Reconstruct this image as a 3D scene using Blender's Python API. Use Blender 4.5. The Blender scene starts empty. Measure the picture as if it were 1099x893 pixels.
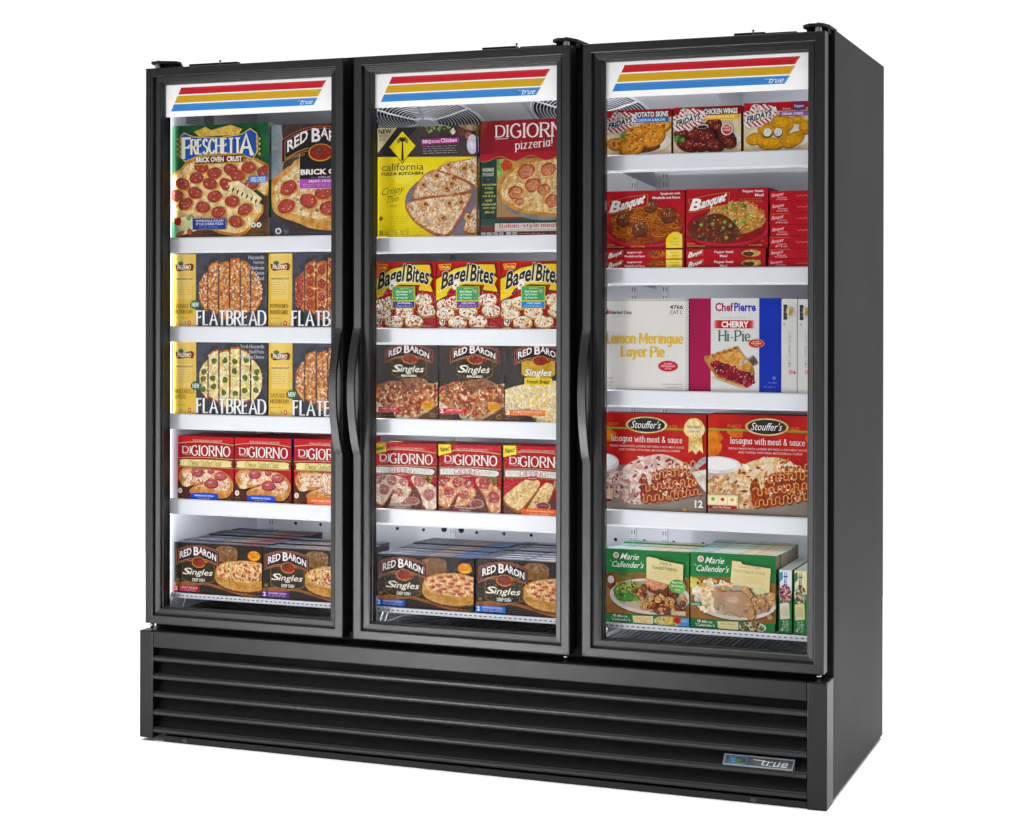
import bpy, math, random
from mathutils import Matrix, Vector
from mathutils.geometry import tessellate_polygon
S = bpy.context.scene
COL = S.collection
# ------------------------------------------------------------------ camera
cam_d = bpy.data.cameras.new('camera'); cam = bpy.data.objects.new('camera', cam_d); COL.objects.link(cam)
YAW, PITCH, ROLL = 0.3724, -0.0021, -0.0016
def cam_matrix():
    rz = Matrix.Rotation(YAW, 3, 'Z'); rx = Matrix.Rotation(PITCH, 3, 'X'); ry = Matrix.Rotation(ROLL, 3, 'Y')
    m = rz @ rx @ ry
    r, f, u = m.col[0], m.col[1], m.col[2]
    o = Matrix((r, u, -f)).transposed().to_4x4()
    o.translation = Vector((2.8519, -4.3626, 1.2286))
    return o
cam.matrix_world = cam_matrix()
cam_d.sensor_width = 36; cam_d.lens = 1905.75/1099*36; cam_d.shift_y = -(446.5-336.74)/1099
cam_d.clip_end = 200; cam_d.clip_start = 0.1
S.camera = cam
# ------------------------------------------------------------------ white studio
w = bpy.data.worlds.new('World'); S.world = w; w.use_nodes = True
wt = w.node_tree; bgn = wt.nodes['Background']; bgn.inputs[1].default_value = 1.0
_tc = wt.nodes.new('ShaderNodeTexCoord'); _sx = wt.nodes.new('ShaderNodeSeparateXYZ'); _mr = wt.nodes.new('ShaderNodeMapRange'); _mr.interpolation_type = 'SMOOTHSTEP'
wt.links.new(_tc.outputs['Generated'], _sx.inputs[0]); wt.links.new(_sx.outputs['Y'], _mr.inputs[0])
_mr.inputs[1].default_value = -.35; _mr.inputs[2].default_value = .35; _mr.inputs[3].default_value = .27; _mr.inputs[4].default_value = 1.08   # dim studio behind the camera, lit white backdrop behind the freezer
wt.links.new(_mr.outputs[0], bgn.inputs[0])
def area(name, loc, target, sx, sy, power, col=(1, 1, 1)):
    d = bpy.data.lights.new(name, 'AREA'); d.shape = 'RECTANGLE'; d.size = sx; d.size_y = sy; d.energy = power; d.color = col
    o = bpy.data.objects.new(name, d); COL.objects.link(o); o.location = loc
    o.rotation_euler = (Vector(target)-Vector(loc)).to_track_quat('-Z', 'Y').to_euler()
    return o
ov = area('overhead_softbox', (1.0, .4, 5.6), (1.0, .4, 0), 8.5, 8.5, 355); ov.data.spread = math.radians(75)
area('front_softbox', (-1.5, -5.2, .35), (.9, 0, .60), 1.2, 2.0, 115)
sp = area('floor_hotspot_fill', (.60, -1.5, 3.6), (.50, -1.35, 0), .7, .5, 70); sp.data.spread = math.radians(26)  # added lamp: brightens a floor patch for the base rail to reflect
S.view_settings.view_transform = 'Standard'; S.view_settings.look = 'None'
S.view_settings.exposure = 0; S.view_settings.gamma = 1
S.cycles.sample_clamp_indirect = 5; S.cycles.max_bounces = 10; S.cycles.transparent_max_bounces = 16
# ------------------------------------------------------------------ materials
def lin(h):
    h = h.lstrip('#'); r = []
    for i in (0, 2, 4):
        c = int(h[i:i+2], 16)/255; r.append(c/12.92 if c <= .04045 else ((c+.055)/1.055)**2.4)
    return tuple(r)
def mat(name, hexc, rough=.4, metal=0, spec=.5, bump=0, bscale=600, var=0):
    m = bpy.data.materials.new(name); m.use_nodes = True; nt = m.node_tree; b = nt.nodes['Principled BSDF']
    c = lin(hexc); b.inputs['Base Color'].default_value = (*c, 1); b.inputs['Roughness'].default_value = rough
    b.inputs['Metallic'].default_value = metal; b.inputs['Specular IOR Level'].default_value = spec
    tc = nt.nodes.new('ShaderNodeTexCoord'); n = nt.nodes.new('ShaderNodeTexNoise'); n.inputs['Scale'].default_value = bscale
    nt.links.new(tc.outputs['Object'], n.inputs['Vector'])
    if bump:
        bp = nt.nodes.new('ShaderNodeBump'); bp.inputs['Strength'].default_value = bump; bp.inputs['Distance'].default_value = .0006
        nt.links.new(n.outputs['Fac'], bp.inputs['Height']); nt.links.new(bp.outputs['Normal'], b.inputs['Normal'])
    if var:
        n2 = nt.nodes.new('ShaderNodeTexNoise'); n2.inputs['Scale'].default_value = 3.5; n2.inputs['Detail'].default_value = 5
        nt.links.new(tc.outputs['Object'], n2.inputs['Vector'])
        mr = nt.nodes.new('ShaderNodeMapRange'); mr.inputs[3].default_value = rough-var; mr.inputs[4].default_value = rough+var
        nt.links.new(n2.outputs['Fac'], mr.inputs[0]); nt.links.new(mr.outputs[0], b.inputs['Roughness'])
    return m
M = dict(
    black=mat('black_powder_coat', '08080a', .40, spec=.3, bump=.12, var=.05),
    panel=mat('black_side_coat', '0d0d0e', .6, spec=.16, bump=.15, var=.04),
    frame=mat('black_extruded_frame', '111112', .36, spec=.42, bump=.05, var=.03),
    dark=mat('matte_black_plastic', '0b0b0c', .6, spec=.25),
    gasket=mat('black_rubber', '0a0a0a', .5, spec=.3),
    handle=mat('black_moulded_handle', '131314', .38, bump=.06),
    white=mat('white_enamel', 'e6e7ec', .32, bump=.04, var=.04),
    liner=mat('white_liner', 'e2e4e9', .4, bump=.04),
    grey=mat('grey_evaporator_cover', 'c9cacd', .5, bump=.05),
    sill=mat('grey_cavity_floor', 'a4a7ae', .45, bump=.1, var=.08),
    hole=mat('dark_hole', '08080a', .8),
    chrome=mat('bright_steel', 'd8d8d8', .18, metal=1),
    wire=mat('white_coated_wire', 'e8eaf0', .3),
    brass=mat('satin_zinc', 'b0b0b0', .35, metal=1),
)
def mat_glass():
    m = bpy.data.materials.new('door_glass'); m.use_nodes = True; nt = m.node_tree; nt.nodes.clear()
    o = nt.nodes.new('ShaderNodeOutputMaterial'); t = nt.nodes.new('ShaderNodeBsdfTransparent'); g = nt.nodes.new('ShaderNodeBsdfGlossy')
    g.inputs['Roughness'].default_value = .02; t.inputs[0].default_value = (.965, .97, .975, 1)
    f = nt.nodes.new('ShaderNodeFresnel'); f.inputs[0].default_value = 1.06
    mx = nt.nodes.new('ShaderNodeMixShader'); nt.links.new(f.outputs[0], mx.inputs[0])
    nt.links.new(t.outputs[0], mx.inputs[1]); nt.links.new(g.outputs[0], mx.inputs[2]); nt.links.new(mx.outputs[0], o.inputs[0])
    return m
M['glass'] = mat_glass()
def mat_print(name, rough, spec, gain=.95):
    """card stock: two printed inks per face (Col, Col2) mixed by a noise whose scale rides in Col's alpha"""
    m = bpy.data.materials.new(name); m.use_nodes = True; nt = m.node_tree; b = nt.nodes['Principled BSDF']; N = nt.nodes.new; K = nt.links.new
    a = N('ShaderNodeAttribute'); a.attribute_name = 'Col'; a2 = N('ShaderNodeAttribute'); a2.attribute_name = 'Col2'
    tc = N('ShaderNodeTexCoord'); sc = N('ShaderNodeMath'); sc.operation = 'MULTIPLY'; sc.inputs[1].default_value = 1000
    K(a.outputs['Alpha'], sc.inputs[0])
    n = N('ShaderNodeTexNoise'); n.inputs['Detail'].default_value = 3.5; n.inputs['Roughness'].default_value = .6
    K(tc.outputs['Object'], n.inputs['Vector']); K(sc.outputs[0], n.inputs['Scale'])
    mr = N('ShaderNodeMapRange'); mr.interpolation_type = 'SMOOTHSTEP'; mr.inputs[1].default_value = .40; mr.inputs[2].default_value = .60
    K(n.outputs['Fac'], mr.inputs[0])
    mx = N('ShaderNodeMix'); mx.data_type = 'RGBA'; K(mr.outputs[0], mx.inputs['Factor']); K(a.outputs['Color'], mx.inputs['A']); K(a2.outputs['Color'], mx.inputs['B'])
    hs = N('ShaderNodeHueSaturation'); hs.inputs['Saturation'].default_value = 1.05
    s2 = N('ShaderNodeMath'); s2.operation = 'MULTIPLY'; s2.inputs[1].default_value = 3.1; K(sc.outputs[0], s2.inputs[0])
    n5 = N('ShaderNodeTexNoise'); n5.inputs['Detail'].default_value = 3; n5.inputs['Roughness'].default_value = .65; K(tc.outputs['Object'], n5.inputs['Vector']); K(s2.outputs[0], n5.inputs['Scale'])
    m5 = N('ShaderNodeMapRange'); m5.inputs[1].default_value = .3; m5.inputs[2].default_value = .7; m5.inputs[3].default_value = -.32; m5.inputs[4].default_value = .30; K(n5.outputs['Fac'], m5.inputs[0])
    gt = N('ShaderNodeMapRange'); gt.inputs[1].default_value = .025; gt.inputs[2].default_value = .05; K(a.outputs['Alpha'], gt.inputs[0])
    m6 = N('ShaderNodeMath'); m6.operation = 'MULTIPLY'; K(m5.outputs[0], m6.inputs[0]); K(gt.outputs[0], m6.inputs[1])
    n9 = N('ShaderNodeTexNoise'); n9.inputs['Scale'].default_value = 34; n9.inputs['Detail'].default_value = 2; K(tc.outputs['Object'], n9.inputs['Vector'])
    m9 = N('ShaderNodeMapRange'); m9.inputs[1].default_value = .3; m9.inputs[2].default_value = .7; m9.inputs[3].default_value = .80; m9.inputs[4].default_value = 1.14; K(n9.outputs['Fac'], m9.inputs[0])
    g9 = N('ShaderNodeMix'); g9.data_type = 'FLOAT'; K(gt.outputs[0], g9.inputs['Factor']); g9.inputs['A'].default_value = 1; K(m9.outputs[0], g9.inputs['B'])
    m7 = N('ShaderNodeMath'); m7.operation = 'ADD'; K(g9.outputs['Result'], m7.inputs[1]); K(m6.outputs[0], m7.inputs[0])
    m8 = N('ShaderNodeMath'); m8.operation = 'MULTIPLY'; m8.inputs[1].default_value = gain; K(m7.outputs[0], m8.inputs[0]); K(m8.outputs[0], hs.inputs['Value'])
    K(mx.outputs['Result'], hs.inputs['Color']); K(hs.outputs[0], b.inputs['Base Color'])
    b.inputs['Roughness'].default_value = rough; b.inputs['Specular IOR Level'].default_value = spec
    n3 = N('ShaderNodeTexNoise'); n3.inputs['Scale'].default_value = 14; K(tc.outputs['Object'], n3.inputs['Vector'])
    bp = N('ShaderNodeBump'); bp.inputs['Strength'].default_value = .25; bp.inputs['Distance'].default_value = .002
    K(n3.outputs['Fac'], bp.inputs['Height']); K(bp.outputs['Normal'], b.inputs['Normal'])
    return m
M['print'] = mat_print('printed_card', .5, .16)
M['sign'] = mat_print('printed_sign_film', .5, .3, 1.0)
M['foot'] = mat('dull_dark_steel', '2e2e30', .5)
# ------------------------------------------------------------------ mesh helpers
class MB:
    def __init__(s): s.v = []; s.f = []; s.sm = []
    def add(s, vs, fs, smooth=False):
        o = len(s.v); s.v += [tuple(p) for p in vs]; s.f += [tuple(i+o for i in f) for f in fs]; s.sm += [smooth]*len(fs); return s
    def box(s, x0, x1, y0, y1, z0, z1):
        return s.add([(x0,y0,z0),(x1,y0,z0),(x1,y1,z0),(x0,y1,z0),(x0,y0,z1),(x1,y0,z1),(x1,y1,z1),(x0,y1,z1)],
                     [(0,3,2,1),(4,5,6,7),(0,1,5,4),(1,2,6,5),(2,3,7,6),(3,0,4,7)])
    def extrude(s, prof, a0, a1, axis='x', smooth=False):
        """closed profile of 2-D points swept along an axis; 'x': (y,z), 'z': (x,y), 'y': (x,z)"""
        n = len(prof); P = {'x': lambda p, a: (a, p[0], p[1]), 'z': lambda p, a: (p[0], p[1], a), 'y': lambda p, a: (p[0], a, p[1])}[axis]
        vs = [P(p, a0) for p in prof]+[P(p, a1) for p in prof]
        s.add(vs, [(i, (i+1) % n, n+(i+1) % n, n+i) for i in range(n)], smooth)
        tris = tessellate_polygon([[Vector((p[0], p[1], 0)) for p in prof]])
        s.add(vs, [tuple(t) for t in tris]+[tuple(n+i for i in reversed(t)) for t in tris]); return s
    def tube(s, pts, r, n=8, closed=False, rf=None):
        pts = [Vector(p) for p in pts]; m = len(pts); vs = []
        for i, p in enumerate(pts):
            a = pts[i-1] if (i or closed) else p; b = pts[(i+1) % m] if (i < m-1 or closed) else p
            d = (b-a).normalized(); up = Vector((0, 0, 1)) if abs(d.z) < .9 else Vector((0, 1, 0))
            e = d.cross(up).normalized(); f = e.cross(d)
            rr = rf[i] if rf else r
            for k in range(n):
                t = 2*math.pi*k/n; vs.append(p+(e*math.cos(t)+f*math.sin(t))*rr)
        L = m if closed else m-1
        fs = [(i*n+k, i*n+(k+1) % n, ((i+1) % m)*n+(k+1) % n, ((i+1) % m)*n+k) for i in range(L) for k in range(n)]
        s.add(vs, fs, True)
        if not closed: s.add([vs[k] for k in range(n)], [tuple(range(n))]); s.add([vs[(m-1)*n+k] for k in range(n)], [tuple(reversed(range(n)))])
        return s
    def cyl(s, c, ax, r, h, n=16):
        c = Vector(c); ax = Vector(ax).normalized()
        return s.tube([c, c+ax*h], r, n)
    def join(s, o, m):
        """take over another mesh's faces in a second material (surface pattern of this part)"""
        s.ex = getattr(s, 'ex', []); s.ex.append((len(s.f), len(s.f)+len(o.f), m)); s.add(o.v, o.f); return s
    def mesh(s, name, m):
        me = bpy.data.meshes.new(name); me.from_pydata(s.v, [], s.f); me.materials.append(m)
        me.polygons.foreach_set('use_smooth', s.sm)
        for k, (a, b, m2) in enumerate(getattr(s, 'ex', [])):
            me.materials.append(m2)
            for i in range(a, b): me.polygons[i].material_index = k+1
        me.update(); return me
def obj(name, mb, m, parent=None, bevel=0, loc=None):
    o = bpy.data.objects.new(name, mb.mesh(name, m) if isinstance(mb, MB) else mb); COL.objects.link(o)
    if loc: o.location = loc
    if parent: o.parent = parent
    if bevel:
        b = o.modifiers.new('edge', 'BEVEL'); b.width = bevel; b.segments = 2; b.limit_method = 'ANGLE'; b.angle_limit = math.radians(40)
    return o
def tag(o, label=None, cat=None, group=None, kind=None):
    for k, v in (('label', label), ('category', cat), ('group', group), ('kind', kind)):
        if v: o[k] = v
    return o
# ------------------------------------------------------------------ studio floor
W, D, H, ZB, YB = 1.984, 0.815, 1.935, 0.308, 0.084
fl = MB().box(-2.2, 4.4, -2.6, 3.4, -.06, -.0085)
floor = obj('floor', fl, mat('white_studio_floor', 'fdfdfd', .9, spec=.1)); tag(floor, kind='structure')
# ------------------------------------------------------------------ the freezer
fz = bpy.data.objects.new('display_freezer', None); COL.objects.link(fz); fz.location = (W/2, D/2, -.0085)
tag(fz, 'tall black three door glass front merchandiser freezer full of boxed frozen food', 'display freezer')
fz_off = Vector(fz.location)
def part(name, mb, m, parent=None, bevel=0):
    """a part of the freezer; meshes are written in world metres and shifted to the freezer's own origin"""
    mb.v = [tuple(Vector(p)-fz_off) for p in mb.v]
    return obj(name, mb, m, parent or fz, bevel)
SX, ZI0, ZI1, YW = .030, .345, 1.885, .62            # liner wall thickness, cavity floor, ceiling, back wall
part('side_panel', MB().box(0, SX-.002, YB, D, -.0, H), M['panel'], bevel=.003)
part('side_panel', MB().box(W-SX+.002, W, YB, D, -.0, H), M['panel'], bevel=.003)
part('back_panel', MB().box(SX, W-SX, D-.03, D-.002, .02, H-.004), M['black'])
part('roof_panel', MB().box(SX-.001, W-SX+.001, YB+.002, D-.031, ZI1+.003, H-.003), M['black'])
part('cavity_liner', MB().box(SX, SX+.003, YB+.03, YW, ZI0, ZI1).box(W-SX-.003, W-SX, YB+.03, YW, ZI0, ZI1)
     .box(SX, W-SX, YB+.03, YW, ZI1-.001, ZI1+.002).box(SX, W-SX, YW, YW+.004, ZI0-.01, ZI1), M['liner'])
part('cavity_floor', MB().box(SX+.0035, W-SX-.0035, YB+.03, YW-.001, ZI0-.02, ZI0), M['sill'])
# front face frame: bottom sill, head and the two mullions the doors close against
ff = MB().box(.0285, W-.0285, YB, YB+.0295, .3085, ZI0+.004).box(.0285, W-.0285, YB, YB+.0295, 1.878, H-.0035)
for c in (.661, 1.323): ff.box(c-.030, c+.030, YB+.0005, YB+.010, ZI0+.0045, 1.8775)
part('face_frame', ff, M['dark'])
for c in (.661, 1.323):
    part('light_strip', MB().box(c-.012, c+.012, YB+.0105, YB+.0125, .40, 1.84), M['white'])
# compressor housing floor / lower body so light cannot leak through
part('base_body', MB().box(SX, W-SX, .05, D-.04, .004, ZB-.004), M['dark'])
# kick grille
part('end_post', MB().box(0, .045, 0, YB-.001, 0, ZB), M['black'], bevel=.003)
part('end_post', MB().box(W-.050, W, 0, YB-.001, -.008, ZB), M['black'], bevel=.003)
part('top_rail', MB().box(.0455, W-.0505, 0, YB-.001, .2605, ZB), M['black'], bevel=.003)
part('bottom_rail', MB().box(.078, W-.0505, .006, .04, -.0075, .010), M['black'], bevel=.002)
nose = [.2285, .177, .1255, .074, .0235]
for z in nose:
    r = .0095; yc, zc = r+.0005, z
    prof = [(.046, z+.046), (yc+.010, z+.0065)]
    for k in range(9):
        t = math.radians(60+k*26); prof.append((yc-math.sin(t-math.radians(0))*r if 0 else yc+r*math.cos(t), zc+r*math.sin(t)))
    prof += [(yc+.006, z-.0085), (.046, z+.040)]
    part('louver', MB().extrude(prof, .046, W-.051), M['frame'])
# feet under the bottom rail
for x in (.14, 1.79): part('levelling_foot', MB().box(x, x+.016, .0045, .0058, -.005, .006), M['foot'])
# ---- doors
XD = [(.0107, .6445), (.6760, 1.3062), (1.3395, 1.9733)]
ZD0, ZD1, Y0 = .3262, 1.9212, .0115
def mitred(mb, x0, x1, z0, z1, prof, exl=0):
    """prof: (inset, y) points from outside to inside, swept round the rectangle with mitred corners"""
    rings = []
    for a, y in prof:
        l = x0+a+(exl if a > .0425 else 0); rings.append([(l, y, z0+a), (x1-a, y, z0+a), (x1-a, y, z1-a), (l, y, z1-a)])
    vs = [p for r in rings for p in r]; n = len(prof)
    fs = [(i*4+k, i*4+(k+1) % 4, ((i+1) % n)*4+(k+1) % 4, ((i+1) % n)*4+k) for i in range(n) for k in range(4)]
    mb.add(vs, fs)
doors = []; EXL = [0, .003, .0065]
for i, (x0, x1) in enumerate(XD):
    d = MB()
    mitred(d, x0, x1, ZD0, ZD1, [(0, Y0+.044), (0, Y0+.003), (.0008, Y0+.0008), (.003, Y0), (.0225, Y0), (.0245, Y0+.001), (.0255, Y0+.0035), (.0262, Y0+.012),
                                 (.0285, Y0+.0125), (.030, Y0+.0105), (.0415, Y0+.0118), (.0432, Y0+.0135), (.0445, Y0+.0225), (.0465, Y0+.023), (.0468, Y0+.044)], EXL[i])
    # mitre joints: hairline dark seams on the outer flat
    sm = MB()
    for cx, sx in ((x0, 1), (x1, -1)):
        for cz, sz in ((ZD0, 1), (ZD1, -1)):
            a, b, t = .001, .0225, .00055
            sm.add([(cx+sx*(a-t), Y0-.0001, cz+sz*(a+t)), (cx+sx*(a+t), Y0-.0001, cz+sz*(a-t)), (cx+sx*(b+t), Y0-.0001, cz+sz*(b-t)), (cx+sx*(b-t), Y0-.0001, cz+sz*(b+t))],
                   [(0, 1, 2, 3) if sx*sz > 0 else (3, 2, 1, 0)])
    d.join(sm, M['gasket'])
    dr = part('door', d, M['frame']); doors.append(dr)
    gk = MB(); mitred(gk, x0+.006, x1-.006, ZD0+.006, ZD1-.006, [(0, YB-.001), (0, Y0+.0445), (.030, Y0+.0445), (.030, YB-.001)])
    part('door_gasket', gk, M['gasket'], dr)
    part('glass_pane', MB().box(x0+.0467+EXL[i], x1-.0467, Y0+.034, Y0+.038, ZD0+.0467, ZD1-.0467), M['glass'], dr)
    # bowed pull handle on the outer flat
    hx0, hx1 = (x1-.0232, x1-.0008) if i == 0 else (x0+.0008, x0+.0232)
    hz0, hz1 = .833, 1.178; n = 28; out = []; inn = []
    for k in range(n+1):
        t = k/n; z = hz1+(hz0-hz1)*t; s_ = math.sin(math.pi*t)**.8 if 0 < t < 1 else 0
        bow = .040*s_; out.append((Y0-.0015-bow, z)); inn.append((Y0-.0012-bow+.0085+.004*(1-s_), z))
    inn = [(min(y, Y0+.0005), z) for y, z in inn]
    hb = MB(); vs = []
    for (yo, z), (yi, _) in zip(out, inn): vs += [(hx0, yo, z), (hx1, yo, z), (hx1, yi, z), (hx0, yi, z)]
    fs = [(k*4+j, k*4+(j+1) % 4, (k+1)*4+(j+1) % 4, (k+1)*4+j) for k in range(n) for j in range(4)]
    fs += [(0, 3, 2, 1), (n*4, n*4+1, n*4+2, n*4+3)]
    hb.add(vs, fs); ho = part('door_handle', hb, M['handle'], dr, bevel=.0025)
    # hinge pin at the foot of the door
    px = x0+.014 if i == 0 else x1-.016
    zz_ = [ZB+.001, ZB+.0085, ZB+.0086, ZB+.0145, ZB+.0146, ZD0-.001]; part('hinge_pin', MB().tube([(px, Y0+.016, q) for q in zz_], .0045, 14, rf=[.0045, .0045, .0072, .0072, .0045, .0045]), M['chrome'], dr)
# top hinge brackets, silver bolts and closer bars on the roof
def bracket(cx, sgn, wide):
    z = ZD1+.0005
    pr = [(cx-sgn*wide, .034), (cx-sgn*wide, .056), (cx-sgn*.02, YB+.05), (cx+sgn*.026, YB+.05), (cx+sgn*.024, .05), (cx+sgn*.014, .016), (cx-sgn*.02, .012)][::int(sgn)]
    p = part('hinge_bracket', MB().extrude(pr, z+.0120, z+.0195, 'z'), M['dark'], bevel=.001)
    part('hinge_spacer', MB().extrude([(cx-sgn*wide*.8, .040), (cx-sgn*wide*.8, .056), (cx-sgn*.012, YB+.03), (cx+sgn*.024, YB+.03), (cx+sgn*.020, .050), (cx-sgn*.014, .046)][::int(sgn)], ZD1+.0002, z+.0118, 'z'), M['dark'], p)
    part('hinge_bushing', MB().cyl((cx, .030, ZD1+.0003), (0, 0, 1), .0085, .0116, 14), M['brass'], p)
    part('bolt', MB().cyl((cx, .030, z+.0196), (0, 0, 1), .0055, .0035, 6), M['chrome'], p)
bracket(XD[2][1]-.020, 1, .040); bracket(XD[1][1]-.018, 1, .040); bracket(XD[0][0]+.030, -1, .060)
for x0, x1, z, y in ((.10, .26, H, .10), (1.02, 1.12, H, .10), (1.16, 1.262, ZD1+.001, .022), (1.72, 1.80, H, .10), (1.80, 1.90, ZD1+.001, .022)):
    part('closer_bar', MB().box(x0, x1, y, y+.02, z+.0002, z+(.006 if z > ZD1+.01 else .0035)), M['dark'], bevel=.001)
for x in (.208, 1.123, 1.772):
    part('roof_screw', MB().tube([(x, .094, H+q) for q in (.0002, .0080, .0081, .0115)], .002, 10, rf=[.0018, .0018, .0038, .0038]), M['chrome'])
# ---- shelves with price rails
LIP = .092
bays = [(.041, .697), (.700, 1.346), (1.350, W-.035)]
lips = [[1.438, 1.180, .926, .679], [1.430, 1.178, .928, .678], [1.637, 1.340, 1.019, .704]]
for (bx0, bx1), zs in zip(bays, lips):
    for z in zs:
        lo = z-.0455
        prof = [(LIP+.0035, z), (LIP, z-.003), (LIP, lo+.006), (LIP+.004, lo), (LIP+.012, lo-.0008), (LIP+.012, lo+.0012), (LIP+.006, lo+.004), (LIP+.006, z-.008), (LIP+.012, z-.007), (YW-.03, z-.007), (YW-.03, z-.004), (LIP+.0065, z-.004)]
        sh = part('shelf', MB().extrude(prof, bx0+.0012, bx1-.0012), M['white'])
        # side flanges and cantilever arms
        for e0, e1 in ((bx0+.004, bx0+.0065), (bx1-.0065, bx1-.004)):
            part('shelf_bracket', MB().extrude([(LIP+.02, z-.0072), (YW-.006, z-.0072), (YW-.006, z-.05), (LIP+.02, z-.018)], e0, e1), M['white'], sh)
# wire racks above the cavity floor
ZR = .4045
for bx0, bx1 in bays:
    rk = MB()
    rk.box(bx0+.003, bx1-.003, LIP+.003, LIP+.0055, ZR-.0145, ZR)
    a, b = bx0+.006, bx1-.006
    n = int((b-a)/.0225)
    for k in range(n+1):
        x = a+(b-a)*k/n; rk.tube([(x, LIP+.008, ZR-.002), (x, YW-.03, ZR-.002)], .0016, 5)
    for y in (LIP+.03, .24, .42, YW-.03): rk.tube([(a, y, ZR-.006), (b, y, ZR-.006)], .0024, 6)
    for y0 in (LIP+.010,):
        rk.tube([(a, y0+.004, ZR-.006), (a-.004, y0, ZI0+.012), (a-.002, y0+.004, ZI0+.004), (a, y0+.05, ZI0+.004), (a, y0+.09, ZR-.008)], .0026, 8)
        rk.tube([(b, y0+.004, ZR-.006), (b+.002, y0, ZI0+.012), (b, y0+.004, ZI0+.004), (b, y0+.05, ZI0+.004), (b, y0+.09, ZR-.008)], .0026, 8)
    tk = MB(); x = bx0+.012
    while x < bx1-.012:
        tk.box(x, x+.007, LIP+.0026, LIP+.0029, ZR-.0085, ZR-.006); x += .0145
    rk.join(tk, M['hole']); part('wire_rack', rk, M['wire'])
    # slats added below the rack, standing in for its shadows and reflections
    g = MB(); x = bx0+.004
    while x < bx1-.012: g.box(x, x+.005, YB+.034, YW-.01, ZI0+.0004, ZI0+.0035); x += .0155
    part('rack_shadow_slats', g, M['brass'])
# ---- back wall: shelf standards and the vent holes
for x in (.087, .7125, 1.29, 1.385, W-.07):
    st = MB().box(x-.009, x+.009, YW-.0045, YW-.0005, ZI0+.01, 1.70)
    sl = MB(); z = .42
    while z < 1.66:
        for dx in (-.004, .004): sl.box(x+dx-.001, x+dx+.001, YW-.0049, YW-.00455, z, z+.012)
        z += .0254
    st.join(sl, M['hole']); part('shelf_standard', st, M['white'])
def vent(x, z, r):
    part('vent_hole', MB().cyl((x, YW-.0009, z), (0, 1, 0), r, .0006, 14), M['hole'])
for k in range(22):
    for z in (.553, 1.455, .49):
        if k != 7: vent(.084+.0885*k, z, .0052)
for x in (.684, .741): vent(x, .558, .0095)
# ---- evaporator cover with fan guards under the ceiling
M['blade'] = mat('grey_fan_blade', '46484c', .5)
def cz(y): return 1.79-(y-.40)*.32
part('evaporator_cover', MB().extrude([(.14, cz(.14)), (.612, cz(.612)), (.612, ZI1-.003), (.14, ZI1-.003)], .235, 1.615), M['grey'])
nrm = Vector((0, -.32, -1)).normalized(); tan = Vector((0, 1, -.32)).normalized()
for cx in (.722, 1.232):
    c = Vector((cx, .40, cz(.40)))
    op = MB(); R_ = .170
    def ring(mb, r0, r1, h, n=72, cen=c):
        vs = []
        for k in range(n):
            t = 2*math.pi*k/n; e = Vector((1, 0, 0))*math.cos(t)+tan*math.sin(t)
            vs += [cen+e*r0+nrm*h, cen+e*r1+nrm*h]
        mb.add(vs, [(2*k, 2*((k+1) % n), 2*((k+1) % n)+1, 2*k+1) for k in range(n)])
    ring(op, .0005, R_, .0008); op = part('fan_opening', op, M['hole'])
    for k in range(5):
        bl = MB(); t0 = 2*math.pi*k/5+.3; vs = []
        for j in range(5):
            t = t0+.16*j
            for rr, hh in ((.03, .0015), (.155, .0012+.0012*j/4)):
                e = Vector((1, 0, 0))*math.cos(t)+tan*math.sin(t); vs.append(c+e*rr+nrm*hh)
        bl.add(vs, [(2*j, 2*j+2, 2*j+3, 2*j+1) for j in range(4)]); part('fan_blade', bl, M['blade'], op)
    gd = MB()
    for k in range(14):
        r = .036+k*.0100; gd.tube([c+(Vector((1, 0, 0))*math.cos(t*math.pi/32)+tan*math.sin(t*math.pi/32))*r+nrm*(.010-.006*(r/R_)**2) for t in range(64)], .0015, 5, closed=True)
    for k in range(6):
        t = math.pi/6+k*math.pi/3+.12; e = Vector((1, 0, 0))*math.cos(t)+tan*math.sin(t)
        gd.tube([c+e*.02+nrm*.012, c+e*.10+nrm*.011, c+e*.172+nrm*.005], .0026, 6)
    hub = [c+nrm*.004, c+nrm*.013, c+nrm*.0145]
    gd.tube(hub, .03, 24, rf=[.034, .032, .026]); 
    gd.tube([c+(Vector((1, 0, 0))*math.cos(t*math.pi/32)+tan*math.sin(t*math.pi/32))*.172+nrm*.003 for t in range(64)], .0035, 6, closed=True)
    part('fan_guard', gd, M['wire'], op)
# curved air ducts between the fans
for xa, xb in ((.30, .50), (.93, 1.05)):
    dd = MB(); vs = []; n = 14
    for k in range(n+1):
        t = k/n; x = xa+(xb-xa)*t; b = .016*math.sin(math.pi*t)**.7
        for y in (.16, .60): vs.append(Vector((x, y, cz(y)))+nrm*(.0012+b))
    dd.add(vs, [(2*k, 2*k+1, 2*k+3, 2*k+2) for k in range(n)], True); part('duct_ridge', dd, M['grey'])
LED = []
for x, y, rz in ((.661, YB+.014, 0), (1.323, YB+.014, 0)):
    for s_ in (-1, 1):
        LED.append(area('interior_light_strip', (x+s_*.006, y, 1.12), (x+s_*.5, y+.55, 1.12), .012, 1.46, 4.2, (.93, .96, 1)))
for x, s_ in ((SX+.012, 1), (W-SX-.012, -1)):
    area('interior_light_strip', (x, YB+.016, 1.12), (x+s_*.12, y+.55, 1.12), .012, 1.46, .7, (.93, .96, 1))
for x, pw in ((.345, .03), (.99, .42), (1.655, .6)):      # fill light added behind each header sign to brighten the evaporator cover
    area('evaporator_fill', (x, YB+.034, 1.800), (x, .55, 1.80), .56, .012, pw, (.97, .98, 1))
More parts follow.
